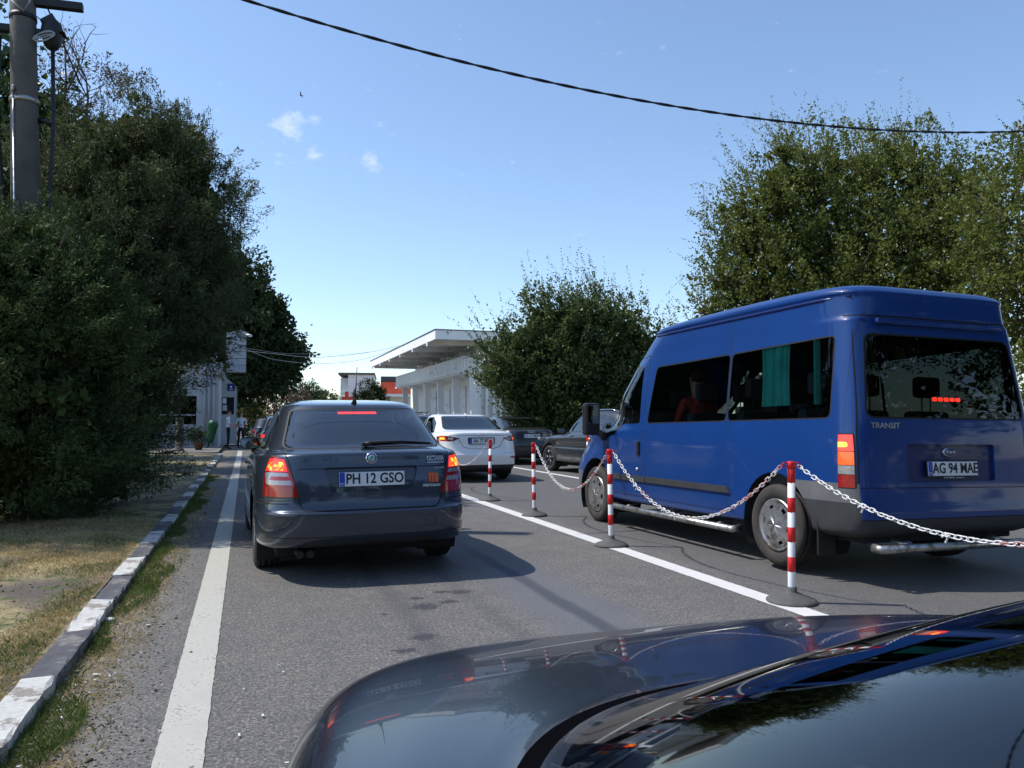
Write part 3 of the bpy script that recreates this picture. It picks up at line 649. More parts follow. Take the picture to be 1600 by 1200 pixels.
# ---- plainer cars, same construction
def simple_car(label, paint, rings, axles, r, wx, glass_rear, ws, sidew, lens, plate, style='dark', lit=False, wipe=False, Mn=96, sub=4, lowz=None, lowm=None, mirrors=None, extra=None, seams=(), rearlim=1.6, seats=True, name='parked_car', txt='', recess=None, gm=None, smirror=True, side_m=None, cat='car', frit=True, plat_tilt=-6, wm=None, mirm=None, mback=1.9, rowtag=None):
    e = empty(name); tag(e, label, cat, 'cars queueing on the road')
    sh = Shell(rings, Mn, sub); sh.tagid('body', paint); rear = RL(rearlim)
    if rowtag:
        tid = sh.tagid('cowl', M['cowl']); sh.bm.faces.ensure_lookup_table()
        for k in range(rowtag[0]*sub*Mn+2*Mn, rowtag[1]*sub*Mn):
            f = sh.bm.faces[k]; cc_ = f.calc_center_median()
            if cc_.y > 2.6 and abs(cc_.x) < .72: f.material_index = tid
    sh.slice('y', .42)
    for a, b_, wd in seams: line_seam(sh, 'y', a, b_, wd, rear)
    if lowz: 
        sh.cut('y', [(-1.2, lowz), (1.2, lowz), (1.2, .05), (-1.2, .05)], 'body', lowm or M['dark_plastic'], lambda c, n: c.y < .75)
    if recess: rid = sh.cut('y', rpoly(recess, .03), 'body', M['badge_recess'], rear); sh.push(rid, (0, .02, 0))
    gm = gm or M['glass_rear']
    sh.cut('y', grow(glass_rear, .012), 'rear_window', M['rubber'], rear); sh.cut('y', glass_rear, 'rear_window', gm, rear)
    sh.cut('y', ws, 'windscreen', M['glass_cab'] if not wm else wm, lambda c, n: c.y > mback)
    for s in (-1, 1):
        lim = sideL(s)
        for w_ in sidew: sh.cut('x', grow(w_, .014), 'side_window#%d' % s, M['rubber'], lim); sh.cut('x', w_, 'side_window#%d' % s, side_m or M['glass_cab'], lim)
        f = (lambda p: p) if s > 0 else mirror_poly; key = 'tail_light#%d' % s; ll = RL(.42)
        for (poly, m) in lens:
            sh.cut('y', f(poly), key if max(p_[1] for p_ in poly) > .6 else 'reflector#%d' % s, m, ll)
        for a, b_, wd in (extra or []): line_seam(sh, 'x', a, b_, wd, lim)
    ar = body_common(sh, e, axles, r, paint, wx)
    top = None
    hp = [at_shell(sh, s, mirrors[0], mirrors[1]) for s in (-1, 1)] if mirrors else []
    e['_'] = 0; del e['_']
    pts = dict(plate=at_rear(sh, 0, plate[0]) if plate else None)
    ptsb = at_rear(sh, 0, plate[1]) if plate and plate[1] else None
    roof = at_top(sh, 0, 1.4)
    sh.build(e)
    finish_wheels(e, axles, r, wx, ar, .21, style); underbody(e, wx-.16, .4, axles[1]+.6, .19, .1)
    if plate: number_plate(e, pts['plate']+Vector((0, -.014, 0)), txt, tilt=R(plat_tilt), size=.10)
    for k, p in zip((-1, 1), hp): mirror(e, p, k, mirm or paint)
    if seats:
        seat_row(e, axles[0]+.25, (-.42, .42), .62, 1.08); seat_row(e, axles[0]+1.2, (-.38, .38), .62, 1.12, .5)
    return e, ptsb, roof

def sedan_rings(L, W, H, deck=1.03, deck_len=.42, hood=.95, tail=0):
    w_ = W/2
    return [(.28, .22, L-.3, .18, w_-.10, .19, 6, 4), (.10, .27, L-.08, .24, w_-.02, .24, 6.5, 4), (.03, .42, L-.01, .42, w_, .42, 6.5, 4), (.0, .56, L, .56, w_, .56, 6.5, 4), (.03, .62, L-.04, .62, w_, .64, 6.5, 4),
            (.07, .80, L-.16, .72, w_-.004, .80, 6.2, 3.8), (.075, .94+tail, L-.34, .80, w_-.02, .92, 5.8, 3.5), (.09, deck-.03, L-.8, .88, w_-.05, .955, 5.4, 3.3), (.13, deck, L-1.1, .935, w_-.08, .97, 5.2, 3.2), (deck_len, deck+.035, L-1.22, hood+.03, w_-.10, 1.0, 5, 3.2),
            (deck_len+.40, H-.22, L-1.58, H-.24, w_-.185, H-.24, 4.5, 3.2), (deck_len+.78, H-.075, L-1.93, H-.09, w_-.27, H-.075, 4.2, 3.2), (deck_len+1.0, H-.03, L-2.1, H-.04, w_-.34, H-.018, 3.8, 3), (deck_len+1.3, H-.01, L-2.3, H-.012, w_-.48, H, 3.4, 3), (deck_len+1.6, H, L-2.5, H, .18, H+.003, 3, 3)]

def white_sedan():
    W, H, L = 1.795, 1.44, 4.58
    lens = [(grow([(.47, .915), (.66, .955), (.95, .965), (.95, .865), (.62, .855)], .006), M['rubber']), ([(.47, .915), (.66, .955), (.95, .965), (.95, .865), (.62, .855)], M['red_dark']),
            ([(.74, .945), (.93, .955), (.93, .875), (.74, .875)], M['red_lit']), ([(.60, .925), (.70, .935), (.70, .89), (.62, .88)], M['clear_lens']), (rpoly([(.755, .93), (.82, .93), (.82, .89), (.755, .89)], .02), M['amber_lit'])]
    lens += [(rpoly([(.62, .53), (.80, .53), (.80, .495), (.64, .495)], .01), M['red_lens'])]
    seams = [((-.50, .935), (-.30, 1.0), .0), ] if 0 else [((-.50, .905), (-.40, .74), .010), ((.50, .905), (.40, .74), .010), ((-.40, .74), (-.25, .695), .010), ((.40, .74), (.25, .695), .010), ((-.25, .695), (.25, .695), .010), ((-.67, .975), (.67, .975), .008), ((-.885, .62), (-.45, .60), .006), ((.885, .62), (.45, .60), .006)]
    e, bp, roof = simple_car('white sedan with slim red tail lights and sunroof glass dark, right of the liftback', M['p_white'], sedan_rings(L, W, H, 1.05, .45), (.98, 3.68), .325, .872,
        rpoly([(-.53, 1.375), (.53, 1.375), (.655, 1.10), (-.655, 1.10)], .05), rpoly([(-.6, 1.36), (.6, 1.36), (.68, 1.03), (-.68, 1.03)], .05),
        [rpoly([(1.02, 1.03), (2.05, 1.01), (2.05, 1.35), (1.62, 1.35), (1.25, 1.22)], .03), rpoly([(2.13, 1.01), (3.0, 1.0), (2.6, 1.30), (2.13, 1.35)], .03)],
        lens, (.855, .985), 'dark', Mn=104, sub=4, lowz=.36, seams=seams, extra=[((2.1, .3), (2.1, 1.0), .008), ((1.3, .6), (1.15, 1.0), .008)], mirrors=(3.0, .98), txt='BA 77 BBH', recess=[(-.30, .93), (.30, .93), (.29, .785), (-.29, .785)], gm=M['glass_sedan'])
    e['label'] = 'white sedan with slim red tail lights and plate BA 77 BBH'
    b = MB(); p = bp+Vector((0, -.006, 0)); b.tube([p+Vector((.06*math.cos(a), 0, .042*math.sin(a))) for a in [2*math.pi*k/20 for k in range(21)]], .004, 6, False)
    b.tube([p+Vector(q) for q in ((-.05, 0, .02), (-.02, 0, .012), (0, 0, -.01), (.02, 0, .012), (.05, 0, .02))], .004, 6); b.build('badge', M['chrome'], e)
    b = MB(); b.T = Matrix.Translation(roof+Vector((0, -.1, 0))); b.prism([(-.07, 0), (.09, 0), (.02, .05)], 'x', -.012, .012); b.build('fin_antenna', M['p_white'], e)
    return e
M['glass_sedan'] = glass('dark sedan glass', (.05, .07, .10), 1.75, .01)

def silver_grey_sedan():
    lens = [(grow([(.56, .915), (.95, .93), (.95, .78), (.60, .79)], .006), M['rubber']), ([(.56, .915), (.95, .93), (.95, .78), (.60, .79)], M['red_dark']), ([(.62, .87), (.93, .88), (.93, .835), (.62, .83)], M['clear_lens'])]
    e, bp, roof = simple_car('dark grey sedan with four chrome rings on the boot between white sedan and SUV', M['p_grey'], sedan_rings(4.65, 1.8, 1.43, 1.03, .40), (1.02, 3.72), .33, .876,
        rpoly([(-.53, 1.365), (.53, 1.365), (.66, 1.085), (-.66, 1.085)], .05), rpoly([(-.6, 1.35), (.6, 1.35), (.68, 1.03), (-.68, 1.03)], .05),
        [rpoly([(1.02, 1.02), (2.05, 1.01), (2.05, 1.34), (1.62, 1.34), (1.2, 1.20)], .03), rpoly([(2.13, 1.01), (3.0, 1.0), (2.6, 1.29), (2.13, 1.34)], .03)],
        lens, (.845, .965), 'dark', Mn=96, sub=3, lowz=.42, seams=[((-.9, .645), (.9, .645), .012), ((-.6, .92), (-.52, .70), .008), ((.6, .92), (.52, .70), .008)], mirrors=(3.0, .98), txt='CL 11 NEW', recess=[(-.31, .915), (.31, .915), (.29, .775), (-.29, .775)], gm=M['glass_rear'])
    b = MB()
    for k in range(4):
        c = bp+Vector(((k-1.5)*.052, -.008, .008)); b.tube([c+Vector((.034*math.cos(a), 0, .034*math.sin(a))) for a in [2*math.pi*j/20 for j in range(21)]], .0055, 6, False)
    b.build('ring_badge', M['chrome'], e); return e

def suv():
    W, H, L = 1.87, 1.655, 4.50; w_ = W/2
    rings = [(.25, .30, L-.3, .26, w_-.12, .27, 6, 4), (.08, .36, L-.08, .32, w_-.02, .31, 6.5, 4), (.02, .5, L-.01, .5, w_, .45, 6.5, 4), (.0, .66, L, .66, w_, .62, 6.5, 4), (.05, .74, L-.03, .74, w_-.012, .70, 6.5, 4), (.09, .95, L-.12, .88, w_+.002, .90, 6.2, 3.8), (.12, 1.06, L-.30, .96, w_-.02, 1.01, 5.8, 3.5),
             (.15, 1.12, L-.85, 1.03, w_-.05, 1.05, 5.4, 3.3), (.20, 1.16, L-1.12, 1.08, w_-.075, 1.08, 5.2, 3.2), (.40, 1.42, L-1.50, 1.36, w_-.15, 1.36, 4.8, 3.2), (.52, 1.56, L-1.80, 1.54, w_-.24, 1.56, 4.4, 3.2), (.70, 1.60, L-2.0, 1.60, w_-.30, 1.625, 4, 3.2), (1.1, 1.635, L-2.3, 1.635, w_-.45, 1.65, 3.5, 3), (1.6, 1.65, L-2.6, 1.65, .2, 1.658, 3, 3)]
    lens = [([(.60, 1.05), (.95, 1.07), (.95, .90), (.66, .90)], M['red_dark'])]
    e, bp, roof = simple_car('dark grey SUV turned across the lane with black alloy wheels beyond the van', M['p_char'], rings, (.95, 3.60), .355, .915,
        rpoly([(-.56, 1.53), (.56, 1.53), (.68, 1.22), (-.68, 1.22)], .05), rpoly([(-.62, 1.54), (.62, 1.54), (.74, 1.13), (-.74, 1.13)], .05),
        [rpoly([(.62, 1.16), (1.02, 1.13), (1.05, 1.48), (.80, 1.45)], .03), rpoly([(1.10, 1.13), (2.00, 1.10), (2.00, 1.525), (1.14, 1.52)], .03), rpoly([(2.10, 1.10), (3.14, 1.07), (2.70, 1.42), (2.10, 1.525)], .03)],
        lens, (.80, None), 'dark', Mn=104, sub=4, lowz=.5, mirrors=(3.02, 1.07), txt='B 10 SUV' if 0 else 'B 94 KLM', gm=M['glass_sedan'], side_m=M['glass_suv'], extra=[((2.05, .5), (2.05, 1.1), .009), ((1.28, .7), (1.05, 1.1), .009), ((3.12, .5), (3.10, 1.04), .009)], mback=2.0, mirm=M['black'])
    for s in (-1, 1):
        b = MB(); b.tube([(s*(w_-.285), .75, 1.615), (s*(w_-.27), 1.0, 1.66), (s*(w_-.26), 2.2, 1.66), (s*(w_-.275), 2.5, 1.60)], .014, 6); b.build('roof_rail', M['chrome'], e)
        b = MB(); b.prism([(1.35, .36), (3.12, .36), (3.08, .48), (2.9, .43), (1.55, .43), (1.38, .50)], 'x', s*(w_-.02), s*(w_+.012)); b.build('sill_trim', M['silver'], e)
        for y in (1.45, 2.45):
            b = MB(); b.box(*sorted((s*(w_-.03), s*(w_+.025))), y-.1, y+.1, .985, 1.01, .008); b.build('door_handle', M['chrome'], e)
        b = MB(); b.box(*sorted((s*.60, s*.86)), L-.32, L-.18, .84, .92, .02); b.build('headlight', M['clear_lens'], e)
    return e
M['glass_suv'] = glass('bluish SUV side glass', (.16, .22, .25), 2.1, .008)

def estate(label, paint, L=4.5, W=1.78, H=1.50, rails=True, lit=True, txt='B 21 DRC', smat=None):
    w_ = W/2
    rings = [(.25, .24, L-.3, .2, w_-.12, .2, 6, 4), (.06, .3, L-.05, .26, w_-.01, .26, 6.5, 4), (.0, .5, L, .5, w_, .5, 6.5, 4), (.03, .60, L-.04, .6, w_, .62, 6.5, 4), (.06, .9, L-.25, .78, w_-.02, .9, 6, 3.6), (.09, .99, L-1.0, .92, w_-.07, .96, 5.6, 3.3), (.16, 1.06, L-1.2, .99, w_-.10, 1.0, 5.3, 3.2), (.34, H-.20, L-1.6, H-.22, w_-.18, H-.22, 4.8, 3.2), (.46, H-.08, L-1.9, H-.09, w_-.25, H-.07, 4.4, 3.2), (.65, H-.03, L-2.1, H-.03, w_-.33, H-.015, 4, 3), (1.2, H-.005, L-2.4, H-.01, w_-.5, H, 3.5, 3), (1.7, H, L-2.6, H, .18, H+.003, 3, 3)]
    lens = [([(.62, 1.0), (.95, 1.0), (.95, .72), (.66, .72)], M['red_dark']), (rpoly([(.70, .94), (.84, .94), (.84, .86), (.72, .86)], .02), M['red_lit'] if lit else M['red_lens'])]
    e, bp, roof = simple_car(label, paint, rings, (.9, 3.5), .32, w_-.02, rpoly([(-.54, H-.11), (.54, H-.11), (.67, 1.07), (-.67, 1.07)], .05), rpoly([(-.6, H-.1), (.6, H-.1), (.68, 1.03), (-.68, 1.03)], .05),
        [rpoly([(.55, 1.03), (1.15, 1.02), (1.15, H-.13), (.72, H-.14)], .03), rpoly([(1.23, 1.02), (2.05, 1.01), (2.05, H-.11), (1.23, H-.12)], .03), rpoly([(2.13, 1.01), (3.0, 1.0), (2.6, H-.17), (2.13, H-.11)], .03)],
        lens, (.78, None), 'silver', Mn=80, sub=3, mirrors=(2.95, .98), txt=txt, gm=M['glass_rear'])
    if rails:
        for s in (-1, 1):
            b = MB(); b.tube([(s*.60, .7, H-.02), (s*.59, .8, H+.035), (s*.59, 2.4, H+.035), (s*.60, 2.5, H-.02)], .014, 6); b.build('roof_rail', M['silver'], e)
        for y in (1.0, 2.0):
            b = MB(); b.tube([(-.60, y, H+.07), (.60, y, H+.07)], .013, 6); b.box(.54, .64, y-.04, y+.04, H+.03, H+.09, .01); b.box(-.64, -.54, y-.04, y+.04, H+.03, H+.09, .01); b.build('roof_bar', M['silver'], e)
    return e

# ---- blue minibus
def blue_van():
    e = empty('passenger_van'); tag(e, 'blue high roof passenger van with dark side windows and plate AG 94 MAE', 'van')
    L = 5.50; p = M['p_blue']
    rings = [(.12, .33, L-.25, .30, .90, .31, 16, 5), (.03, .38, L-.05, .36, .962, .34, 14, 5), (.0, .50, L, .5, .975, .48, 13, 5), (.01, .60, L, .62, .980, .60, 13, 5), (.02, .74, L-.05, .78, .984, .76, 13, 4.5), (.025, .95, L-.16, .96, .983, .97, 13, 4), (.03, 1.12, L-.42, 1.10, .975, 1.13, 13, 4.2),
             (.035, 1.20, L-1.02, 1.18, .968, 1.20, 13, 4.6), (.045, 1.30, L-1.20, 1.29, .960, 1.30, 13, 4.8), (.085, 1.62, L-1.55, 1.62, .928, 1.62, 13, 5), (.125, 1.93, L-1.88, 1.94, .892, 1.94, 13, 5), (.135, 2.0, L-1.98, 2.02, .885, 2.01, 13, 5.5), (.12, 2.05, L-2.06, 2.09, .880, 2.08, 12, 5.5), (.13, 2.20, L-2.22, 2.21, .870, 2.215, 11, 5.5), (.13, 2.235, L-2.25, 2.235, .882, 2.245, 11, 5.5), (.15, 2.265, L-2.28, 2.262, .878, 2.275, 10, 5.5), (.20, 2.30, L-2.35, 2.29, .83, 2.315, 8, 5), (.45, 2.33, L-2.6, 2.33, .62, 2.355, 6, 4), (1.3, 2.355, L-3.2, 2.35, .25, 2.37, 4, 4)]
    rings = [r[:6]+(({16: 20, 14: 19, 13: 19}).get(r[6], r[6]), 5.2 if 1 < r[1] < 1.31 else (r[7] if r[1] < 1.3 else 9)) for r in rings]
    sh = Shell(rings, 150, 5); sh.tagid('body', p); rear = RL(.6); sh.slice('y', .20); sh.slice('y', .80); sh.slice('y', 4.95)
    # grey bumper bands
    rr = lambda c, n: c.y < .80
    sh.cut('y', [(-1.1, .745), (1.1, .745), (1.1, .60), (-1.1, .60)], 'bumper', M['grey_plastic'], lambda c, n: c.y < .80 and not (abs(c.x) < .90 and c.y < .18))
    sh.cut('y', [(-1.1, .60), (1.1, .60), (1.1, .30), (-1.1, .30)], 'bumper', M['dark_plastic'], rr)
    sh.cut('y', [(-.90, .62), (.90, .62), (.90, .47), (-.90, .47)], 'body', p, RL(.3), only=[sh.tagid('bumper', M['dark_plastic'])])
    fb = lambda c, n: c.y > 4.95
    sh.cut('y', [(-1.1, .62), (1.1, .62), (1.1, .30), (-1.1, .30)], 'bumper#front', M['grey_plastic'], fb)
    for s in (-1, 1): line_seam(sh, 'y', (s*.905, .47), (s*.905, 1.13), .010, RL(.1)); line_seam(sh, 'y', (s*.905, 1.13), (s*.835, 2.04), .010, RL(.16))
    line_seam(sh, 'y', (-.85, 2.045), (.85, 2.045), .012, rear); line_seam(sh, 'y', (-.905, .47), (.905, .47), .014, rear)
    line_seam(sh, 'y', (-.9, .715), (.9, .70), .006, rear)
    rid = sh.cut('y', rpoly([(-.46, 1.045), (.46, 1.045), (.46, .755), (-.46, .755)], .03), 'body', M['van_recess'], rear); sh.push(rid, (0, .025, 0))
    rw = rpoly([(-.755, 1.895), (.755, 1.895), (.825, 1.255), (-.825, 1.255)], .07)
    sh.cut('y', grow(rw, .014), 'rear_window', M['rubber'], rear); sh.cut('y', rw, 'rear_window', M['glass_dark'], rear)
    for k in range(5): sh.cut('y', rpoly([(-.155+k*.062, 1.415), (-.105+k*.062, 1.415), (-.105+k*.062, 1.385), (-.155+k*.062, 1.385)], .01), 'brake_light', M['red_lit'], rear)
    sh.cut('y', rpoly([(-.78, 1.98), (.78, 1.98), (.85, 1.20), (-.85, 1.20)], .06), 'windscreen', M['glass_screen'], lambda c, n: c.y > 3.3)
    for s in (-1, 1):
        lim = sideL(s, .3)
        wA = rpoly([(.29, 1.25), (1.60, 1.24), (1.60, 1.86), (.29, 1.89)], .05); wB = rpoly([(1.64, 1.24), (3.10, 1.23), (2.98, 1.84), (1.64, 1.86)], .05)
        for w_ in (wA, wB): sh.cut('x', grow(w_, .012), 'side_window#%d%d' % (s, w_ is wA), M['rubber'], lim); sh.cut('x', w_, 'side_window#%d%d' % (s, w_ is wA), M['glass_van'], lim)
        wD = rpoly([(3.28, 1.225), (3.80, 1.215), (3.80, 1.62), (3.50, 1.88), (3.28, 1.89)], .04); wQ = rpoly([(3.85, 1.10), (4.12, 1.05), (4.20, 1.18), (3.86, 1.57)], .03)
        sh.cut('x', grow(rpoly([(3.28, 1.225), (3.78, 1.17), (3.84, 1.03), (4.24, 1.00), (4.30, 1.16), (3.52, 1.89), (3.28, 1.89)], .04), .02), 'door_window#%d' % s, M['black'], lim)
        for w_ in (wD, wQ): sh.cut('x', w_, 'door_window#%d' % s, M['glass_cab'], lim)
        O = [0]
        line_seam(sh, 'x', (1.62, .42), (1.62, 2.24), .007, lim); line_seam(sh, 'x', (3.20, .40), (3.17, 2.0), .010, lim); line_seam(sh, 'x', (3.12, .40), (3.12, .95), .008, lim); line_seam(sh, 'x', (3.17, 1.99), (3.46, 1.97), .010, lim)
        line_seam(sh, 'x', (4.28, .55), (4.26, 1.05), .010, lim); line_seam(sh, 'x', (3.15, .40), (3.9, .40), .009, lim); line_seam(sh, 'x', (.16, .74), (.14, 2.2), .006, lim, M['badge_blue']); line_seam(sh, 'x', (1.5, .395), (3.15, .40), .007, lim)
        line_seam(sh, 'x', (3.35, 2.0), (3.12, 2.22), .014, lim)
        # tail lamps on the rear corner
        key = 'tail_light#%d' % s; ll = lambda c, n: c.y < .20 and abs(c.x) > .80
        f = (lambda q: q) if s > 0 else mirror_poly
        sh.cut('y', rpoly(f([(.915, 1.125), (1.05, 1.125), (1.05, .705), (.915, .705)]), .02), key, M['rubber'], ll)
        for z0, z1, m in ((.99, 1.115, 'red_lit'), (.885, .985, 'orange_lit' if s < 0 else 'orange_lens'), (.815, .88, 'clear_lens'), (.715, .81, 'red_lens')):
            sh.cut('y', f([(.925, z1), (1.05, z1), (1.05, z0), (.925, z0)]), key, M[m], ll)
        sh.cut('y', rpoly(f([(.945, 1.06), (.98, 1.06), (.98, 1.02), (.945, 1.02)]), .012), key, M['amber_lit'], ll)
        sh.cut('x', rpoly([(4.88, .96), (5.10, .94), (5.25, .80), (5.0, .78)], .03), 'headlight#%d' % s, M['clear_lens'], lim)
    ax = (.93, 4.38); r = .345
    for y in ax:
        ar = .425; circ = [(y+ar*math.cos(a), r+.02+ar*math.sin(a)) for a in [2*math.pi*k/32 for k in range(32)]]
        for s in (-1, 1): sh.cut('x', circ, 'hole', M['gap'], sideL(s, .05))
    tpm = stick(sh, -.66, 1.185, .004); epm = stick(sh, 0, .985, -.016); roofc = at_top(sh, 0, 1.0)
    mp_ = {s: at_shell(sh, s, 4.15, 1.12) for s in (-1, 1)}; hp = at_shell(sh, -1, 3.28, .95)
    trim = {}
    for s in (-1, 1): trim[s] = [at_shell(sh, s, y, .60) for y in (1.55, 2.3, 3.1, 3.9)]
    gut = {s: [(at_shell(sh, s, y, 2.19)) for y in np.linspace(.2, 3.05, 12)] for s in (-1, 1)}
    o = sh.build(e)
    for y in ax:
        for s in (-1, 1): wheel(e, s*.868, y, r, .215, s, 'hubcap', M['tyre_brown'], rimr=.225); wheel_well(e, s, y, r+.02, .432, s*.975, .42)
    underbody(e, .78, .15, 5.2, .28, .12)
    # trim strip, side step tube, rear step tube
    for s in (-1, 1):
        b = MB(); T = trim[s]
        for (q0, q1) in ((0, 2), (2, 3)):
            a, c = T[q0], T[q1]; y0, y1 = a.y+(.012 if q0 else 0), c.y
            b.prism([(y0, .565), (y0+.04 if not q0 else y0, .625), (y1, .63), (y1, .567)], 'x', a.x-.01*s, a.x+.018*s)
        b.build('side_trim', M['dark_plastic'], e)
        b = MB(); b.tube([(s*.93, 1.48, .255), (s*1.005, 1.485, .245), (s*1.005, 3.85, .245), (s*.93, 3.86, .255)], .032, 14)
        for y in (1.8, 2.7, 3.6): b.tube([(s*1.0, y, .245), (s*.75, y, .30)], .015, 6)
        b.build('step_tube', M['steel'], e)
        b = MB(); pts = gut[s]; b.tube([q+Vector((s*.004, 0, .012)) for q in pts], .012, 6); b.build('roof_gutter', M['badge_blue'], e)
        b = MB(); b.box(*sorted((s*.80, s*.97)), .42, .44, .16, .48, .008); b.build('mud_flap', M['black'], e)
    b = MB(); b.tube([(-.83, .0, .275), (-.83, -.07, .27), (.83, -.07, .27), (.83, .0, .275)], .032, 14)
    for x in (-.5, .5): b.tube([(x, -.05, .27), (x, .25, .32)], .018, 6)
    b.build('rear_step_tube', M['steel'], e)
    # rear spoiler moulding and hinges
    b = MB(); b.prism([(-.60, 1.985), (.60, 1.985), (.52, 2.02), (-.52, 2.02)], 'y', .10, .135); b.box(-.66, -.52, .085, .14, 1.985, 2.025, .012); b.box(.52, .66, .085, .14, 1.985, 2.025, .012); b.build('tailgate_grip', p, e)
    text('TRANSIT', .062, M['badge'], e, None, mtx=tpm, sx=1.15, bold=.0008, name='model_letters')
    b = MB(); b.mt(M['badge']); b.T = epm @ Matrix.Diagonal((1.9, 1, 1, 1)); b.lathe([(.038, .01), (.038, -.006), (.033, -.008)], 'y', 28); b.mt(M['badge_blue']); b.lathe([(.033, -.007), (.001, -.007)], 'y', 28); b.T = None; b.build('oval_badge', None, e)
    text('Ford', .04, M['badge'], e, None, mtx=epm @ Matrix.Translation((0, -.0085, 0)), sx=1.2, name='badge_script')
    number_plate(e, (0, .02, .855), 'AG 94 MAE', tilt=R(-3), size=.112, sub='AUTO SERVICE  www.auto.ro')
    for s in (-1, 1): 
        b = MB(); q = mp_[s]; q = q+Vector((0, -.02, -.04)); me_ = empty('door_mirror', q); me_.parent = e
        b.tube([(0, .02, -.02), (s*.06, .03, .02), (s*.13, .05, .06)], [.06, .045, .035], 10)
        b.box(*sorted((s*.075, s*.275)), .0, .13, .0, .40, .035); b.build('mirror_housing', M['black'], me_)
        b = MB(); b.box(*sorted((s*.10, s*.25)), -.004, .004, .145, .375, .003); b.build('mirror_glass', M['mirror'], me_)
        b = MB(); b.sphere((s*.955, 4.62, 1.02), .03, 8, (.5, 1.2, 1)); b.build('indicator', M['orange_lens'], e)
        z = 2.0
        b = MB(); hx = hp.x*(-s); b.box(*sorted((hx-.004*s, hx+.022*s)), 3.24, 3.29, .86, 1.02, .008); b.build('door_handle', M['black'], e)
        b = MB(); b.lathe([(.022, s*.0), (.020, s*.012), (.001, s*.012)], 'x', 12, (hx, 3.30, .70)); b.build('door_lock', M['silver'], e)
    # cabin
    b = MB(); b.box(-.85, .85, .2, 4.2, .50, .56); b.build('cabin_floor', M['interior'], e)
    b = MB(); b.box(-.82, .82, 4.15, 4.45, .8, 1.15, .05); b.build('dashboard', M['interior'], e)
    for y in (.75, 1.6, 2.45): seat_row(e, y, (-.62, -.15, .55), .95, 1.55, .44)
    seat_row(e, 3.15, (-.5, .5), .95, 1.50, .5)
    return e
M['van_recess'] = mat('dark blue recess paint', (.003, .018, .10), .5, coat=.2)

def curtain(x, y0, y1, z0, z1, label):
    bm = bmesh.new(); nx, nz_ = 60, 8; g = []
    for i in range(nx):
        u = i/(nx-1); row = []
        for j in range(nz_):
            v = j/(nz_-1); pinch = 1-.08*math.sin(math.pi*v)
            row.append(bm.verts.new((x+.018*math.sin(u*38+v*1.2)+.008*math.sin(u*17), (y0+y1)/2+(u-.5)*(y1-y0)*pinch, z0+(z1-z0)*v)))
        g.append(row)
    for i in range(nx-1):
        for j in range(nz_-1): f = bm.faces.new((g[i][j], g[i+1][j], g[i+1][j+1], g[i][j+1])); f.smooth = True
    me = bpy.data.meshes.new('curtain'); bm.to_mesh(me); bm.free(); me.materials.append(M['teal'])
    return me

# ---- the dark car the picture is taken from
def camera_side_car():
    W = 1.80; w_ = .90; L = 4.35
    rings = [(.25, .24, L-.25, .2, w_-.12, .2, 6, 4), (.06, .3, L-.04, .26, w_-.01, .26, 6.5, 3.8), (.0, .5, L, .5, w_, .5, 6.5, 3.2), (.03, .62, L-.03, .58, w_+.005, .60, 6.5, 3.2), (.06, .85, L-.10, .665, w_+.005, .80, 6, 3.2), (.09, .95, L-.19, .725, w_-.012, .945, 5.8, 3.25),
             (.12, 1.0, L-.42, .785, w_-.045, .995, 5.6, 3.5), (.14, 1.02, L-.72, .845, w_-.085, 1.0, 5.3, 3.7), (.16, 1.04, L-.94, .880, w_-.115, .99, 5.3, 4.0), (.17, 1.05, L-1.03, .895, w_-.13, .985, 5.3, 4.1), (.18, 1.06, L-1.09, .915, w_-.14, .985, 5.3, 4.1), (.36, 1.26, L-1.58, 1.135, w_-.21, 1.18, 4.8, 3.8), (.50, 1.40, L-2.20, 1.34, w_-.29, 1.38, 4.4, 3.2), (.7, 1.45, L-2.45, 1.42, w_-.35, 1.46, 4, 3), (1.2, 1.48, L-2.5, 1.46, w_-.5, 1.49, 3.5, 3), (1.7, 1.49, L-2.65, 1.48, .18, 1.495, 3, 3)]
    lens = [([(.62, 1.0), (.95, 1.0), (.95, .72), (.66, .72)], M['red_dark'])]
    e, bp, roof = simple_car('near black car bonnet and windscreen in the near right corner', M['p_black'], rings, (.8, 3.42), .32, w_-.02, rpoly([(-.54, 1.38), (.54, 1.38), (.67, 1.08), (-.67, 1.08)], .05), rpoly([(-.60, 1.385), (.60, 1.385), (.70, 1.10), (.745, .965), (.60, .938), (.0, .920), (-.60, .938), (-.745, .965), (-.70, 1.10)], .03),
        [rpoly([(.62, 1.05), (1.2, 1.03), (1.2, 1.36), (.8, 1.34)], .03), rpoly([(1.28, 1.03), (2.5, 1.03), (2.15, 1.33), (1.28, 1.37)], .03)],
        lens, (.78, None), 'silver', Mn=200, sub=9, mirrors=None, txt='B 55 CTL', gm=M['glass_rear'], mback=2.2, wm=M['glass_near'], rowtag=(9, 10))
    b = MB()
    return e
M['glass_near'] = glass('near windscreen glass', (.03, .035, .04), 1.7, .03, .85)
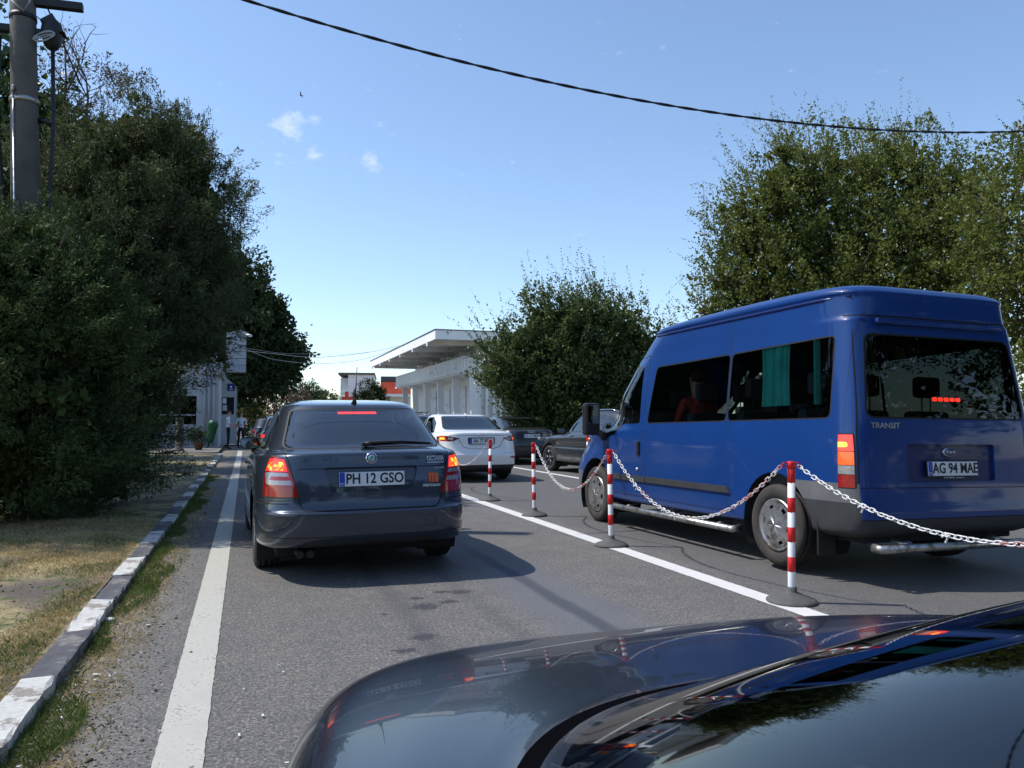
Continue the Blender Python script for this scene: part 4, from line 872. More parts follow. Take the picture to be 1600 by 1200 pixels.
# ------------------------------------------------------------------ ground, road, markings
def nodemat(name):
    m = bpy.data.materials.new(name); m.use_nodes = True; t = m.node_tree; return m, t, t.nodes['Principled BSDF']
def noise(t, v, scale, detail=5, rough=.6, dist=0):
    n = t.nodes.new('ShaderNodeTexNoise'); n.inputs['Scale'].default_value = scale; n.inputs['Detail'].default_value = detail; n.inputs['Roughness'].default_value = rough; n.inputs['Distortion'].default_value = dist
    t.links.new(v, n.inputs['Vector']); return n.outputs['Fac']
def ramp(t, fac, stops):
    c = t.nodes.new('ShaderNodeValToRGB'); e = c.color_ramp.elements
    while len(e) < len(stops): e.new(.5)
    for k, (p, col) in enumerate(stops): e[k].position = p; e[k].color = (*col, 1) if len(col) == 3 else col
    t.links.new(fac, c.inputs[0]); return c.outputs[0]
def mixc(t, f, a, b, mode='MIX'):
    n = t.nodes.new('ShaderNodeMix'); n.data_type = 'RGBA'; n.blend_type = mode
    for s, v in (('Factor', f), ('A', a), ('B', b)):
        if isinstance(v, (int, float)): n.inputs[s].default_value = v
        elif isinstance(v, tuple): n.inputs[s].default_value = (*v, 1)
        else: t.links.new(v, n.inputs[s])
    return n.outputs['Result']
def asphalt():
    m, t, b = nodemat('worn asphalt'); tcn = t.nodes.new('ShaderNodeTexCoord'); v = tcn.outputs['Object']
    vo = t.nodes.new('ShaderNodeTexVoronoi'); vo.inputs['Scale'].default_value = 115; t.links.new(v, vo.inputs['Vector'])
    vo2 = t.nodes.new('ShaderNodeTexVoronoi'); vo2.inputs['Scale'].default_value = 45; t.links.new(v, vo2.inputs['Vector'])
    g = noise(t, v, 60, 6, .75); g2 = noise(t, v, 22, 5, .8)
    big = noise(t, v, .7, 5, .6); mid = noise(t, v, 3.5, 6, .7)
    sx = t.nodes.new('ShaderNodeSeparateXYZ'); t.links.new(v, sx.inputs[0]); X, Y = sx.outputs[0], sx.outputs[1]
    sep = t.nodes.new('ShaderNodeSeparateColor'); t.links.new(vo.outputs['Color'], sep.inputs[0])
    stone = ramp(t, sep.outputs[0], [(0, (.078, .078, .080)), (.45, (.128, .126, .124)), (.85, (.178, .175, .17)), (1, (.26, .25, .24))])
    pits = mth('MULTIPLY', mth('SUBTRACT', g, .40, nt=t), 7, nt=t, clamp=True)
    col = mixc(t, pits, (.058, .058, .060), stone)
    col = mixc(t, mth('MULTIPLY', mth('SUBTRACT', g2, .52, nt=t), 3, nt=t, clamp=True), col, (.135, .132, .13))
    tint = ramp(t, mid, [(.3, (.84, .85, .88)), (.7, (1.12, 1.10, 1.08))]); col = mixc(t, 1.0, col, tint, 'MULTIPLY')
    tint = ramp(t, big, [(.3, (.9, .9, .92)), (.7, (1.08, 1.07, 1.05))]); col = mixc(t, 1.0, col, tint, 'MULTIPLY')
    wob = mth('MULTIPLY', mth('SUBTRACT', noise(t, v, 1.4, 3, .5), .5, nt=t), .5, nt=t)
    Xw = mth('ADD', X, wob, nt=t)
    def band(c, wd, soft, Xs=Xw): return mth('SUBTRACT', 1, mth('DIVIDE', mth('SUBTRACT', mth('ABSOLUTE', mth('SUBTRACT', Xs, c, nt=t), nt=t), wd, nt=t), soft, nt=t), nt=t, clamp=True)
    # wheel tracks polished to a blue grey, oil lines
    Xs2 = mth('ADD', X, mth('MULTIPLY', wob, .22, nt=t), nt=t)
    tr = mth('MULTIPLY', band(2.12, .18, .25), .75, nt=t); yfade = mth('MULTIPLY', mth('SUBTRACT', 8.5, Y, nt=t), .5, nt=t, clamp=True)
    col = mixc(t, mth('MULTIPLY', tr, yfade, nt=t), col, (.098, .104, .125))
    col = mixc(t, mth('MULTIPLY', band(2.10, .035, .05, Xs2), mth('MULTIPLY', yfade, .72, nt=t), nt=t), col, (.035, .04, .06))
    col = mixc(t, mth('MULTIPLY', band(1.00, .03, .07, Xs2), .42, nt=t), col, (.05, .052, .062))
    col = mixc(t, mth('MULTIPLY', band(1.55, .02, .10, Xs2), .30, nt=t), col, (.05, .052, .062))
    # second lane: darker, smoother overlay
    lane = mth('MULTIPLY', mth('SUBTRACT', Xw, 3.70, nt=t), 6, nt=t, clamp=True)
    dk = mixc(t, .6, col, (.075, .077, .083)); dk = mixc(t, mth('MULTIPLY', mth('SUBTRACT', mid, .5, nt=t), 4, nt=t, clamp=True), dk, (.058, .060, .068))
    col = mixc(t, mth('MULTIPLY', lane, .8, nt=t), col, dk)
    # ravelled dark patches
    tot = None
    for (px, py, rx, ry) in [(665, 948, .13, .13), (703, 940, .10, .07), (720, 925, .10, .09), (663, 995, .11, .09), (632, 1017, .10, .06), (790, 1040, .20, .10), (650, 935, .08, .06), (690, 925, .09, .06), (600, 960, .03, .04), (800, 1035, .08, .12)]:
        q = G(px, py)
        dx = mth('DIVIDE', mth('SUBTRACT', X, q.x, nt=t), rx, nt=t); dy = mth('DIVIDE', mth('SUBTRACT', Y, q.y, nt=t), ry, nt=t)
        d = mth('SQRT', mth('ADD', mth('MULTIPLY', dx, dx, nt=t), mth('MULTIPLY', dy, dy, nt=t), nt=t), nt=t)
        k = mth('SUBTRACT', 1.15, d, nt=t); tot = k if tot is None else mth('MAXIMUM', tot, k, nt=t)
    hole = mth('MULTIPLY', mth('SUBTRACT', mth('ADD', tot, mth('MULTIPLY', mth('SUBTRACT', g2, .5, nt=t), 3.0, nt=t), nt=t), .30, nt=t), 3.0, nt=t, clamp=True)
    hole = mth('MULTIPLY', hole, mth('GREATER_THAN', tot, 0.0, nt=t), nt=t)
    col = mixc(t, mth('MULTIPLY', hole, .95, nt=t), col, mixc(t, pits, (.012, .012, .015), (.05, .052, .062)))
    # dusty edge by the kerb strip
    edge = mth('MULTIPLY', mth('SUBTRACT', -.42, Xw, nt=t), 6, nt=t, clamp=True)
    col = mixc(t, mth('MULTIPLY', edge, .30, nt=t), col, (.20, .185, .16))
    sf = noise(t, v, 130, 5, .8); soilc = ramp(t, sf, [(.32, (.07, .058, .045)), (.6, (.19, .165, .13)), (.75, (.30, .27, .22))])
    sm = mth('ADD', mth('MULTIPLY', mth('SUBTRACT', -.60, X, nt=t), 7, nt=t), mth('MULTIPLY', mth('SUBTRACT', noise(t, v, 9, 7, .75), .5, nt=t), 5, nt=t), nt=t)
    col = mixc(t, mth('MULTIPLY', sm, 1.6, nt=t, clamp=True), col, soilc)
    col = mixc(t, 1.0, col, (1.22, 1.18, 1.12), 'MULTIPLY')
    t.links.new(col, b.inputs['Base Color']); b.inputs['Roughness'].default_value = .82; b.inputs['Specular IOR Level'].default_value = .35
    h = mth('ADD', mth('MULTIPLY', pits, .7, nt=t), mth('MULTIPLY', vo.outputs['Distance'], -.5, nt=t), nt=t); h = mth('SUBTRACT', h, mth('MULTIPLY', hole, .8, nt=t), nt=t)
    bn = t.nodes.new('ShaderNodeBump'); bn.inputs['Strength'].default_value = .38; bn.inputs['Distance'].default_value = .006; t.links.new(h, bn.inputs['Height']); t.links.new(bn.outputs[0], b.inputs['Normal'])
    return m
def verge_mat():
    m, t, b = nodemat('dry grass and soil'); tcn = t.nodes.new('ShaderNodeTexCoord'); v = tcn.outputs['Object']
    big = noise(t, v, 1.1, 5, .6, .4); mid = noise(t, v, 6, 7, .7); fine = noise(t, v, 70, 6, .8)
    soil = ramp(t, fine, [(.3, (.055, .043, .036)), (.7, (.19, .15, .125))])
    straw = ramp(t, fine, [(.3, (.20, .15, .065)), (.7, (.60, .48, .25))])
    green = ramp(t, fine, [(.3, (.035, .05, .012)), (.7, (.12, .15, .04))])
    big = mth('ADD', big, mth('MULTIPLY', mth('SUBTRACT', mixc(t, .5, fine, mid), .5, nt=t), .55, nt=t), nt=t); mid = mth('ADD', mid, mth('MULTIPLY', mth('SUBTRACT', fine, .5, nt=t), .4, nt=t), nt=t)
    c = mixc(t, ramp(t, big, [(.40, (0, 0, 0)), (.62, (1, 1, 1))]), soil, straw)
    c = mixc(t, ramp(t, mid, [(.50, (0, 0, 0)), (.62, (1, 1, 1))]), c, green)
    t.links.new(c, b.inputs['Base Color']); b.inputs['Roughness'].default_value = .95
    bn = t.nodes.new('ShaderNodeBump'); bn.inputs['Strength'].default_value = .8; bn.inputs['Distance'].default_value = .02; t.links.new(mixc(t, .5, fine, mid), bn.inputs['Height']); t.links.new(bn.outputs[0], b.inputs['Normal'])
    return m
def paint_mat(col, name, wear=.62):
    m, t, b = nodemat(name); tcn = t.nodes.new('ShaderNodeTexCoord'); v = tcn.outputs['Object']
    f = noise(t, v, 55, 7, .8); g = noise(t, v, 5, 6, .7)
    c = ramp(t, g, [(.3, tuple(x*.86 for x in col)), (.7, col)])
    c = mixc(t, ramp(t, mixc(t, .35, f, g), [(wear, (0, 0, 0)), (wear+.05, (1, 1, 1))]), c, (.16, .155, .15))
    t.links.new(c, b.inputs['Base Color']); b.inputs['Roughness'].default_value = .75
    bn = t.nodes.new('ShaderNodeBump'); bn.inputs['Strength'].default_value = .5; bn.inputs['Distance'].default_value = .004; t.links.new(f, bn.inputs['Height']); t.links.new(bn.outputs[0], b.inputs['Normal'])
    return m
def sheet(name, x0, x1, y0, y1, z, m, nx=1, ny=1, fn=None, jag=None):
    xs = np.linspace(x0, x1, nx+1); ys = np.linspace(y0, y1, ny+1); V = []
    for i, x in enumerate(xs):
        for y in ys:
            zz = z+(fn(x, y) if fn else 0); xx = x
            if jag and i in (0, nx): xx += jag(y, i)
            V.append((xx, y, zz))
    F = [(i*(ny+1)+j, (i+1)*(ny+1)+j, (i+1)*(ny+1)+j+1, i*(ny+1)+j+1) for i in range(nx) for j in range(ny)]
    me = bpy.data.meshes.new(name); me.from_pydata(V, [], F); me.materials.append(m); me.polygons.foreach_set('use_smooth', [True]*len(F)); o = link(name, me); tag(o, kind='structure'); return o
M['asphalt'] = asphalt(); M['verge'] = verge_mat(); M['far_ground'] = mat('distant ground', (.13, .12, .085), .95, noise=(.05, .4))
M['line_left'] = paint_mat((.47, .455, .40), 'cream road paint', .55); M['line_c'] = paint_mat((.66, .65, .63), 'white road paint', .585)
M['pavement'] = mat('concrete pavement', (.17, .16, .15), .9, noise=(2, .2), dirt=(5, .55, (.09, .085, .08), .2), bump=(30, .4, .01))
o = sheet('ground', -1500, 1500, -600, 2500, -.02, M['far_ground'])
o = sheet('road', -.85, 14.5, -30, 160, 0, M['asphalt'])
o = sheet('left_edge_line', -.305, -.128, -12, 36, .004, M['line_left'], 1, 1200, jag=lambda y, i: random.uniform(-.0022, .0022))
o = sheet('lane_line', 3.42, 3.59, -8, 36, .004, M['line_c'], 1, 900, jag=lambda y, i: random.uniform(-.0022, .0022))
o = sheet('far_lane_line', 6.97, 7.12, 8, 30, .004, M['line_c'])
def vz(x, y): return .045*math.sin(x*1.1+.4)*math.sin(y*.5)*min(1, max(0, (-1.0-x)*1.5))+max(0, -x-3)*.01
o = sheet('verge', -40, -.958, -6, 32, .060, M['verge'], 100, 110, vz)
o = sheet('pavement', -14, -.99, 32, 60, .10, M['pavement'])
o = sheet('right_verge', 14.5, 70, -6, 160, .03, M['verge'], 1, 1)
# kerb of painted stones
k = empty('kerb'); tag(k, kind='structure')
def kerb_mesh(m, seed):
    r_ = random.Random(seed); bm = bmesh.new(); bmesh.ops.create_cube(bm, size=1)
    for v in bm.verts: v.co = Vector((v.co.x*.145, v.co.y*.845, v.co.z*.22))
    bmesh.ops.bevel(bm, geom=[e for e in bm.edges if all(v.co.z > 0 for v in e.verts)], offset=.014, segments=2, profile=.6, affect='EDGES')
    bmesh.ops.subdivide_edges(bm, edges=[e for e in bm.edges if e.calc_length() > .5], cuts=7)
    for v in bm.verts:
        v.co += Vector((r_.uniform(-.004, .004), r_.uniform(-.002, .002), r_.uniform(-.003, .003)))
        if r_.random() < .1 and v.co.z > .09: v.co.z -= .012
    me = bpy.data.meshes.new('kerb_stone'); bm.to_mesh(me); bm.free(); me.materials.append(m); return me
KM = [[kerb_mesh(M['kerb_white'], s) for s in range(3)], [kerb_mesh(M['kerb_black'], s+9) for s in range(3)]]
y = 4.18-.855*6
i = 0
while y < 31:
    me = KM[0 if i % 2 == 1 else 1][i % 3]   # i odd: white, ends at 4.18
    o = link('kerb_stone', me, k, (-.885+random.uniform(-.008, .008), y+.4275, -.040+random.uniform(-.006, .006))); o.rotation_euler = (random.uniform(-.006, .006), random.uniform(-.03, .03), random.uniform(-.012, .012))
    y += .855; i += 1
KERBI = i

# ------------------------------------------------------------------ grass and small ground things
def mesh_np(name, V, F4=None, F3=None, mats=(), mi=None, smooth=False):
    me = bpy.data.meshes.new(name); F = F4 if F4 is not None else F3; k = F.shape[1]
    me.vertices.add(len(V)); me.vertices.foreach_set('co', V.astype(np.float32).ravel())
    me.loops.add(F.size); me.loops.foreach_set('vertex_index', F.astype(np.int32).ravel())
    me.polygons.add(len(F)); me.polygons.foreach_set('loop_start', np.arange(0, F.size, k, dtype=np.int32)); me.polygons.foreach_set('loop_total', np.full(len(F), k, np.int32))
    for m in mats: me.materials.append(m)
    if mi is not None: me.polygons.foreach_set('material_index', mi.astype(np.int32))
    me.update(calc_edges=True); return me
def blades(pos, h, wd, lean=.5):
    n = len(pos); a = rng.uniform(0, 2*np.pi, n); l = rng.uniform(0, 2*np.pi, n); hh = h*rng.uniform(.4, 1.2, n); lw = lean*hh*rng.uniform(.3, 1.3, n)
    side = np.stack([np.cos(a), np.sin(a), 0*a], 1)*(wd*rng.uniform(.6, 1.2, n))[:, None]
    top = pos+np.stack([np.cos(l)*lw, np.sin(l)*lw, hh], 1); mid = pos+np.stack([np.cos(l)*lw*.35, np.sin(l)*lw*.35, hh*.6], 1)
    V = np.stack([pos-side, pos+side, mid+side*.7, top], 1).reshape(-1, 3); b = np.arange(n)*4
    F = np.stack([b, b+1, b+2, b+3], 1); return V, F
M['grass_g'] = leafmat('green grass blades', (.06, .095, .02), (.20, .26, .07), .2, .6)
M['grass_d'] = leafmat('dry grass blades', (.32, .23, .09), (.68, .55, .30), .2, .8)
def hsh(x, y, s): return .5+.5*np.sin(x*s*1.7+np.sin(y*s*1.3+s)*1.7)*np.sin(y*s*1.1+np.sin(x*s*.9+2*s)*1.9)
def vzn(x, y): return .060+.045*np.sin(x*1.1+.4)*np.sin(y*.5)*np.clip((-1.0-x)*1.5, 0, 1)+np.maximum(0, -x-3)*.01
def grass_field(name, n, x0, x1, y0, y1, h, m, wd, keep, label, z=None, lean=.6, ypow=1.0):
    x = rng.uniform(x0, x1, n); y = y0+(y1-y0)*rng.uniform(0, 1, n)**ypow; kk = keep(x, y) > rng.uniform(0, 1, n); x, y = x[kk], y[kk]
    pos = np.stack([x, y, vzn(x, y)-.004 if z is None else np.full(len(x), z)], 1)
    V, F = blades(pos, h, wd, lean); o = link(name, mesh_np(name, V, F4=F, mats=[m])); tag(o, label, None, None, 'stuff'); return o
path = lambda x, y: np.clip(1.4-3.2*np.exp(-(((x+1.65-.10*(y-5))/.34)**2+((y-5.4)/1.5)**4)), 0, 1)
grass_field('dry_grass', 150000, -3.8, -.98, 2.8, 10.5, .026, M['grass_d'], .0016, lambda x, y: path(x, y)*np.clip(.25+1.2*hsh(x, y, 2.3)*hsh(x+3, y, .9)+.1, 0, 1), 'short straw coloured dry grass on the verge behind the kerb', lean=1.3, ypow=1.3)
grass_field('green_grass', 130000, -4.2, -.98, 2.8, 12, .032, M['grass_g'], .0018, lambda x, y: path(x, y)*np.clip((hsh(x+1, y+2, 2.1)-.45)*2.2, 0, 1), 'green grass tufts growing among dry grass on the verge', ypow=1.3)
def gut(x, y):
    e = -.66+.05*np.sin(y*2.1)+.04*np.sin(y*5.3+1)+.05*np.sin(y*1.1)
    return np.where(x < e, np.clip(.35+1.5*hsh(x*.3, y, 2.9), 0, 1), .02)*np.clip(1.3-y*.0, 0, 1)
grass_field('gutter_grass', 90000, -.85, -.50, 2.2, 20, .038, M['grass_g'], .0017, lambda x, y: gut(x, y)*np.clip(-.15+hsh(0*x, y, 1.7)*1.1+.5*hsh(x*2, y, 5.3), 0, 1), 'green grass growing in the gutter between kerb and road', z=.003, lean=.7, ypow=1.5)
grass_field('gutter_straw', 30000, -.85, -.46, 2.2, 16, .022, M['grass_d'], .0014, lambda x, y: np.clip(.15+.6*hsh(x, y, 3.1), 0, 1)*np.clip((-.46-x)*5, 0, 1), 'dry straw and litter stems lying in the gutter', z=.002, lean=2.2, ypow=1.4)
# pale litter flakes
b = MB()
M['litter'] = mat('pale litter flakes', (.66, .65, .62), .8); b.mt(M['litter'])
for q in range(230):
    yy = 2.4+9*random.random()**1.6; xx = -.84+abs(random.gauss(0, .14)) if random.random() < .8 else random.uniform(-.85, .2)
    L_ = random.uniform(.003, .011); W_ = random.uniform(.002, .0045); a = random.uniform(0, 6.28)
    if random.random() < .08: L_ *= 2.2; W_ *= 2.2
    c = Vector((xx, yy, .009)); u = Vector((math.cos(a), math.sin(a), random.uniform(-.2, .2)))*L_; v_ = Vector((-math.sin(a), math.cos(a), 0))*W_; t_ = Vector((0, 0, .003))
    b.add([c-u-v_, c+u-v_, c+u+v_, c-u+v_, c-u-v_+t_, c+u-v_+t_, c+u+v_+t_, c-u+v_+t_], [(0, 1, 2, 3), (4, 5, 6, 7), (0, 1, 5, 4), (1, 2, 6, 5), (2, 3, 7, 6), (3, 0, 4, 7)])
o = b.build('litter_flakes'); tag(o, 'small pale litter flakes scattered along the gutter', kind='stuff')
bm = bmesh.new(); bmesh.ops.create_icosphere(bm, subdivisions=2, radius=1)
for v in bm.verts: v.co = Vector((v.co.x*.035, v.co.y*.025, v.co.z*.018))*(1+random.uniform(-.25, .25))
me = bpy.data.meshes.new('crumpled_paper'); bm.to_mesh(me); bm.free(); me.materials.append(M['litter'])
# loose gravel and clods on the bare path and along the gutter
M['grit'] = leafmat('loose grit', (.06, .05, .042), (.26, .23, .19), 0, .9, .2)
n_ = 9000; gx = np.where(rng.uniform(size=n_) < .55, rng.uniform(-2.6, -1.0, n_), -.62+rng.normal(size=n_)*.13); gy = 2.6+8.5*rng.uniform(size=n_)**1.5
ok_ = (gx < -.97) | (gx > -.80); gx, gy = gx[ok_], gy[ok_]; n_ = len(gx); gs = rng.uniform(.0022, .0065, n_)*np.where(rng.uniform(size=n_) < .06, 2.2, 1); gz = np.where(gx < -.95, vzn(gx, gy), 0)+gs*.3
oc = np.array([(1, 0, 0), (0, 1, 0), (-1, 0, 0), (0, -1, 0), (0, 0, .7), (0, 0, -.7)]); V = (np.stack([gx, gy, gz], 1)[:, None, :]+oc[None]*gs[:, None, None]*rng.uniform(.6, 1.3, (n_, 6, 1))).reshape(-1, 3)
fc = np.array([(0, 1, 4), (1, 2, 4), (2, 3, 4), (3, 0, 4), (1, 0, 5), (2, 1, 5), (3, 2, 5), (0, 3, 5)]); F = (fc[None]+(np.arange(n_)*6)[:, None, None]).reshape(-1, 3)
o = link('gravel', mesh_np('gravel', V, F3=F, mats=[M['grit']])); tag(o, 'loose grit and small clods on the verge path and in the gutter', kind='stuff')
q = G(171, 973); o = link('crumpled_paper', me, None, (q.x, q.y, .014)); tag(o, 'crumpled pale paper scrap lying in the gutter grass beside the kerb', 'litter')

# ------------------------------------------------------------------ foliage
def diamonds(pos, axis, L, W, droop=0):
    n = len(pos); r = rng.normal(size=(n, 3)); s = np.cross(axis, r); s /= np.linalg.norm(s, axis=1)[:, None]+1e-9
    nn = np.cross(axis, s)
    a0 = pos; a2 = pos+axis*L[:, None]; md = pos+axis*(L*.45)[:, None]+nn*(L*.10)[:, None]
    V = np.stack([a0, md+s*W[:, None], a2, md-s*W[:, None]], 1).reshape(-1, 3); b = np.arange(n)*4
    return V, np.stack([b, b+1, b+2, b+3], 1)
def unit(v): return v/(np.linalg.norm(v, axis=-1, keepdims=True)+1e-9)
def crown(lobes, n_cl, per, L, W, spread, up=.3, tip=None, fill=.25, wind=None, flat=1.0, zmin=None, thin=.30, gaps=0, gk=3.0):
    """clusters of leaves over and inside the lobes (world x,y,z,r)"""
    lo = np.array([tuple(c)+(r,) for c, r in lobes]); pr = lo[:, 3]**2; pr /= pr.sum()
    idx = rng.choice(len(lo), n_cl, p=pr); d = unit(rng.normal(size=(n_cl, 3))); rad = np.where(rng.uniform(size=n_cl) < fill, rng.uniform(.35, .9, n_cl), rng.uniform(.86, 1.10, n_cl))
    bump = 1+.20*np.sin(d[:, 0]*5+idx)*np.sin(d[:, 1]*5+2*idx)+.13*np.sin(d[:, 2]*8+idx*3)
    c = lo[idx, :3]+d*(lo[idx, 3]*rad*bump)[:, None]*np.array([1, 1, flat])
    if gaps: kk = (np.sin(c[:, 0]*gk+1.3*np.sin(c[:, 1]*gk*.8))*np.sin(c[:, 2]*gk*1.2+np.sin(c[:, 0]*gk*.7))+.35*rng.normal(size=n_cl)) > -gaps; c, d = c[kk], d[kk]; n_cl = len(c)
    if zmin is not None: kk = c[:, 2] > zmin; c, d = c[kk], d[kk]
    n_cl = len(c); out = unit(d+np.array([0, 0, up])+(np.array(wind) if wind else 0)+rng.normal(size=(n_cl, 3))*.25)
    ci = np.repeat(np.arange(n_cl), per); n = len(ci); sp = spread*(rng.uniform(.6, 1.3, n_cl))[ci]
    along = rng.uniform(-.5, 1.0, n)
    pos = c[ci]+out[ci]*(along*sp)[:, None]+rng.normal(size=(n, 3))*(sp*thin*(1.15-along*.8))[:, None]
    ax = unit(out[ci]*.9+unit(rng.normal(size=(n, 3)))*.9)
    s = rng.uniform(.6, 1.25, n); return diamonds(pos, ax, L*s, W*s)
def shoots(starts, dirs, length, per, L, W):
    Vs = []; tw = []
    n = len(starts); t = rng.uniform(.0, 1.0, (n, per)); bend = rng.normal(size=(n, 3))*.12
    p = starts[:, None, :]+dirs[:, None, :]*(t*length[:, None])[:, :, None]+bend[:, None, :]*(t**2*length[:, None])[:, :, None]
    p = p.reshape(-1, 3)+rng.normal(size=(n*per, 3))*.02; ax = unit(np.repeat(dirs, per, 0)*.8+unit(rng.normal(size=(n*per, 3))))
    s = rng.uniform(.6, 1.1, n*per)*(1.15-.6*t.reshape(-1)); return diamonds(p, ax, L*s, W*s)
def merge(parts):
    V = []; F = []; b = 0
    for v, f in parts: V.append(v); F.append(f+b); b += len(v)
    return np.concatenate(V), np.concatenate(F)
def tree(name, label, cat, base, lobes, mats, n_cl, per, L, W, spread, up=.3, trunk_r=.15, limbs=8, group=None, shoot=None, fill=.25, wind=None, top=None, bark=None, fork=.35, shl=1.0, zmin=None, flat=1.0, shn=30, thin=.30, core=None, gaps=.25, gk=3.0):
    e = empty(name, base); tag(e, label, cat, group); B = Vector(base)
    LB = [(Vector(c)-B, r) for c, r in lobes]
    V, F = crown(LB, n_cl, per, L, W, spread, up, fill=fill, wind=wind, zmin=zmin, flat=flat, thin=thin, gaps=gaps, gk=gk); parts = [(V, F)]
    if core:
        parts.append(crown([(q, r_*.66) for q, r_ in LB], core[0], 20, core[1], core[1]*.4, core[1]*1.0, up, fill=.8, flat=flat))
    if shoot:
        k = shoot; lo = [lb for lb in LB]; idx = [random.randrange(len(lo)) for _ in range(k)]
        d = unit(np.array([[random.gauss(0, .6), random.gauss(0, .6), abs(random.gauss(.8, .4))] for _ in range(k)])); st = np.array([tuple(lo[i][0]) for i in idx])+d*np.array([lo[i][1]*.9 for i in idx])[:, None]
        dd = unit(d+np.array(wind if wind else (0, 0, .6))); ln = rng.uniform(.35, 1.0, k)*shl
        parts.append(shoots(st, dd, ln, shn, L*.9, W*.9))
    V, F = merge(parts); o = link('crown', mesh_np('crown', V, F4=F, mats=[mats]), e)
    b = MB(); cen = sum((c for c, r in LB), Vector())/len(LB); hi = max(c.z for c, r in LB)
    fk = Vector((cen.x*.3, cen.y*.3, max(.6, hi*fork)))
    b.tube([(0, 0, -.1), (0, 0, .1), fk*.5+Vector((.05, .03, 0)), fk], [trunk_r*1.35, trunk_r*1.05, trunk_r*.9, trunk_r*.8], 10)
    b.build('trunk', bark or M['bark'], e)
    for (c, r) in sorted(LB, key=lambda q: -q[1])[:limbs]:
        b = MB(); m1 = fk.lerp(c, .5)+Vector((random.uniform(-.15, .15), random.uniform(-.15, .15), .12)); tp = c+Vector((c.x-cen.x, c.y-cen.y, r*.7)).normalized()*r*.8
        b.tube([fk, m1, c, tp], [trunk_r*.55, trunk_r*.38, trunk_r*.22, .012], 7)
        for q in range(5):
            dv = Vector(unit(rng.normal(size=3)))+Vector((0, 0, .4)); b.tube([c+dv*.05, c+dv*r*.5, c+dv*r*.95+Vector((0, 0, .1))], [trunk_r*.16, trunk_r*.09, .006], 5)
        b.build('limb', bark or M['bark'], e)
    return e
def LP(*a): return [(P(px, py, d), r) for px, py, d, r in a]
M['juniper'] = leafmat('juniper scale leaves', (.014, .034, .010), (.20, .225, .10), .2, .7, .2)
M['juniper2'] = leafmat('bluish juniper leaves', (.012, .034, .010), (.15, .195, .065), .12, .7, .2)
M['leaf_l'] = leafmat('glossy dark leaves', (.015, .04, .008), (.07, .12, .02), .25, .38, .5)
M['leaf_r'] = leafmat('olive green leaves', (.040, .060, .012), (.25, .28, .065), .42, .45, .4)
M['leaf_m'] = leafmat('dark green leaves', (.022, .045, .012), (.19, .235, .075), .38, .40, .5)
M['leaf_far'] = leafmat('far tree leaves', (.016, .034, .012), (.065, .095, .030), .25, .6, .3)
M['leaf_dry'] = leafmat('brownish shrub leaves', (.085, .06, .045), (.22, .16, .12), .2, .8, .2)
M['leaf_y'] = leafmat('yellow green leaves', (.06, .08, .02), (.16, .18, .05), .25, .6, .3)


tree('juniper', 'tall dense dark juniper filling the left side beside the road', 'tree', (-3.9, 14.2, .05),
     LP((215, 215, 12.6, .55), (190, 250, 12.4, .8), (270, 250, 12.8, .75), (300, 320, 13, .8), (275, 300, 13, .8), (312, 400, 13, .62), (305, 480, 13, .60), (322, 545, 13, .36), (235, 360, 12.5, 1.3), (235, 470, 12.3, 1.25), (150, 300, 12.2, 1.0), (150, 400, 12, 1.4), (140, 520, 11.8, 1.4), (215, 570, 12, .75), (150, 640, 11.4, 1.0), (170, 730, 11.2, .65), (110, 700, 11, 1.1), (95, 760, 10.7, .7), (335, 430, 13.5, .36)),
     M['juniper'], 2000, 140, .070, .0072, .40, thin=.17, core=(2600, .12), up=.5, trunk_r=.22, limbs=10, fill=.12, shoot=200, shl=.35, shn=26, group=None)
tree('juniper', 'broad low bluish green juniper in front of the utility pole', 'tree', (-4.1, 9.0, .05),
     LP((60, 425, 9.0, .62), (-20, 420, 8.8, .72), (110, 440, 9.6, .7), (30, 520, 8.8, 1.0), (-90, 560, 8.6, 1.2), (110, 560, 9.6, .85), (40, 640, 8.8, .95), (105, 670, 9.8, .75), (20, 730, 9.0, .75), (70, 750, 10, .6), (-90, 700, 8.8, 1.1), (-120, 400, 8.8, 1.0), (10, 395, 9.4, .45)),
     M['juniper2'], 1500, 140, .062, .0068, .34, thin=.17, core=(2000, .11), up=.55, trunk_r=.18, limbs=8, fill=.12, shoot=180, shl=.3, shn=26)
tree('broadleaf_tree', 'glossy leaved tree behind the utility pole and junipers', 'tree', (-6.5, 15.5, .05),
     LP((85, 255, 14, .8), (20, 200, 14, 1.0), (-70, 130, 14, 1.7), (60, 310, 13.5, 1.1), (-30, 300, 13.5, 1.8), (95, 200, 15, .4), (-120, 250, 14, 2), (0, 400, 14, 1.8), (130, 240, 14.5, .5), (60, 170, 14.4, .45)),
     M['leaf_l'], 900, 32, .11, .036, .38, core=(700, .16), up=.1, trunk_r=.2, limbs=8, fill=.2, shoot=40, shl=.5)
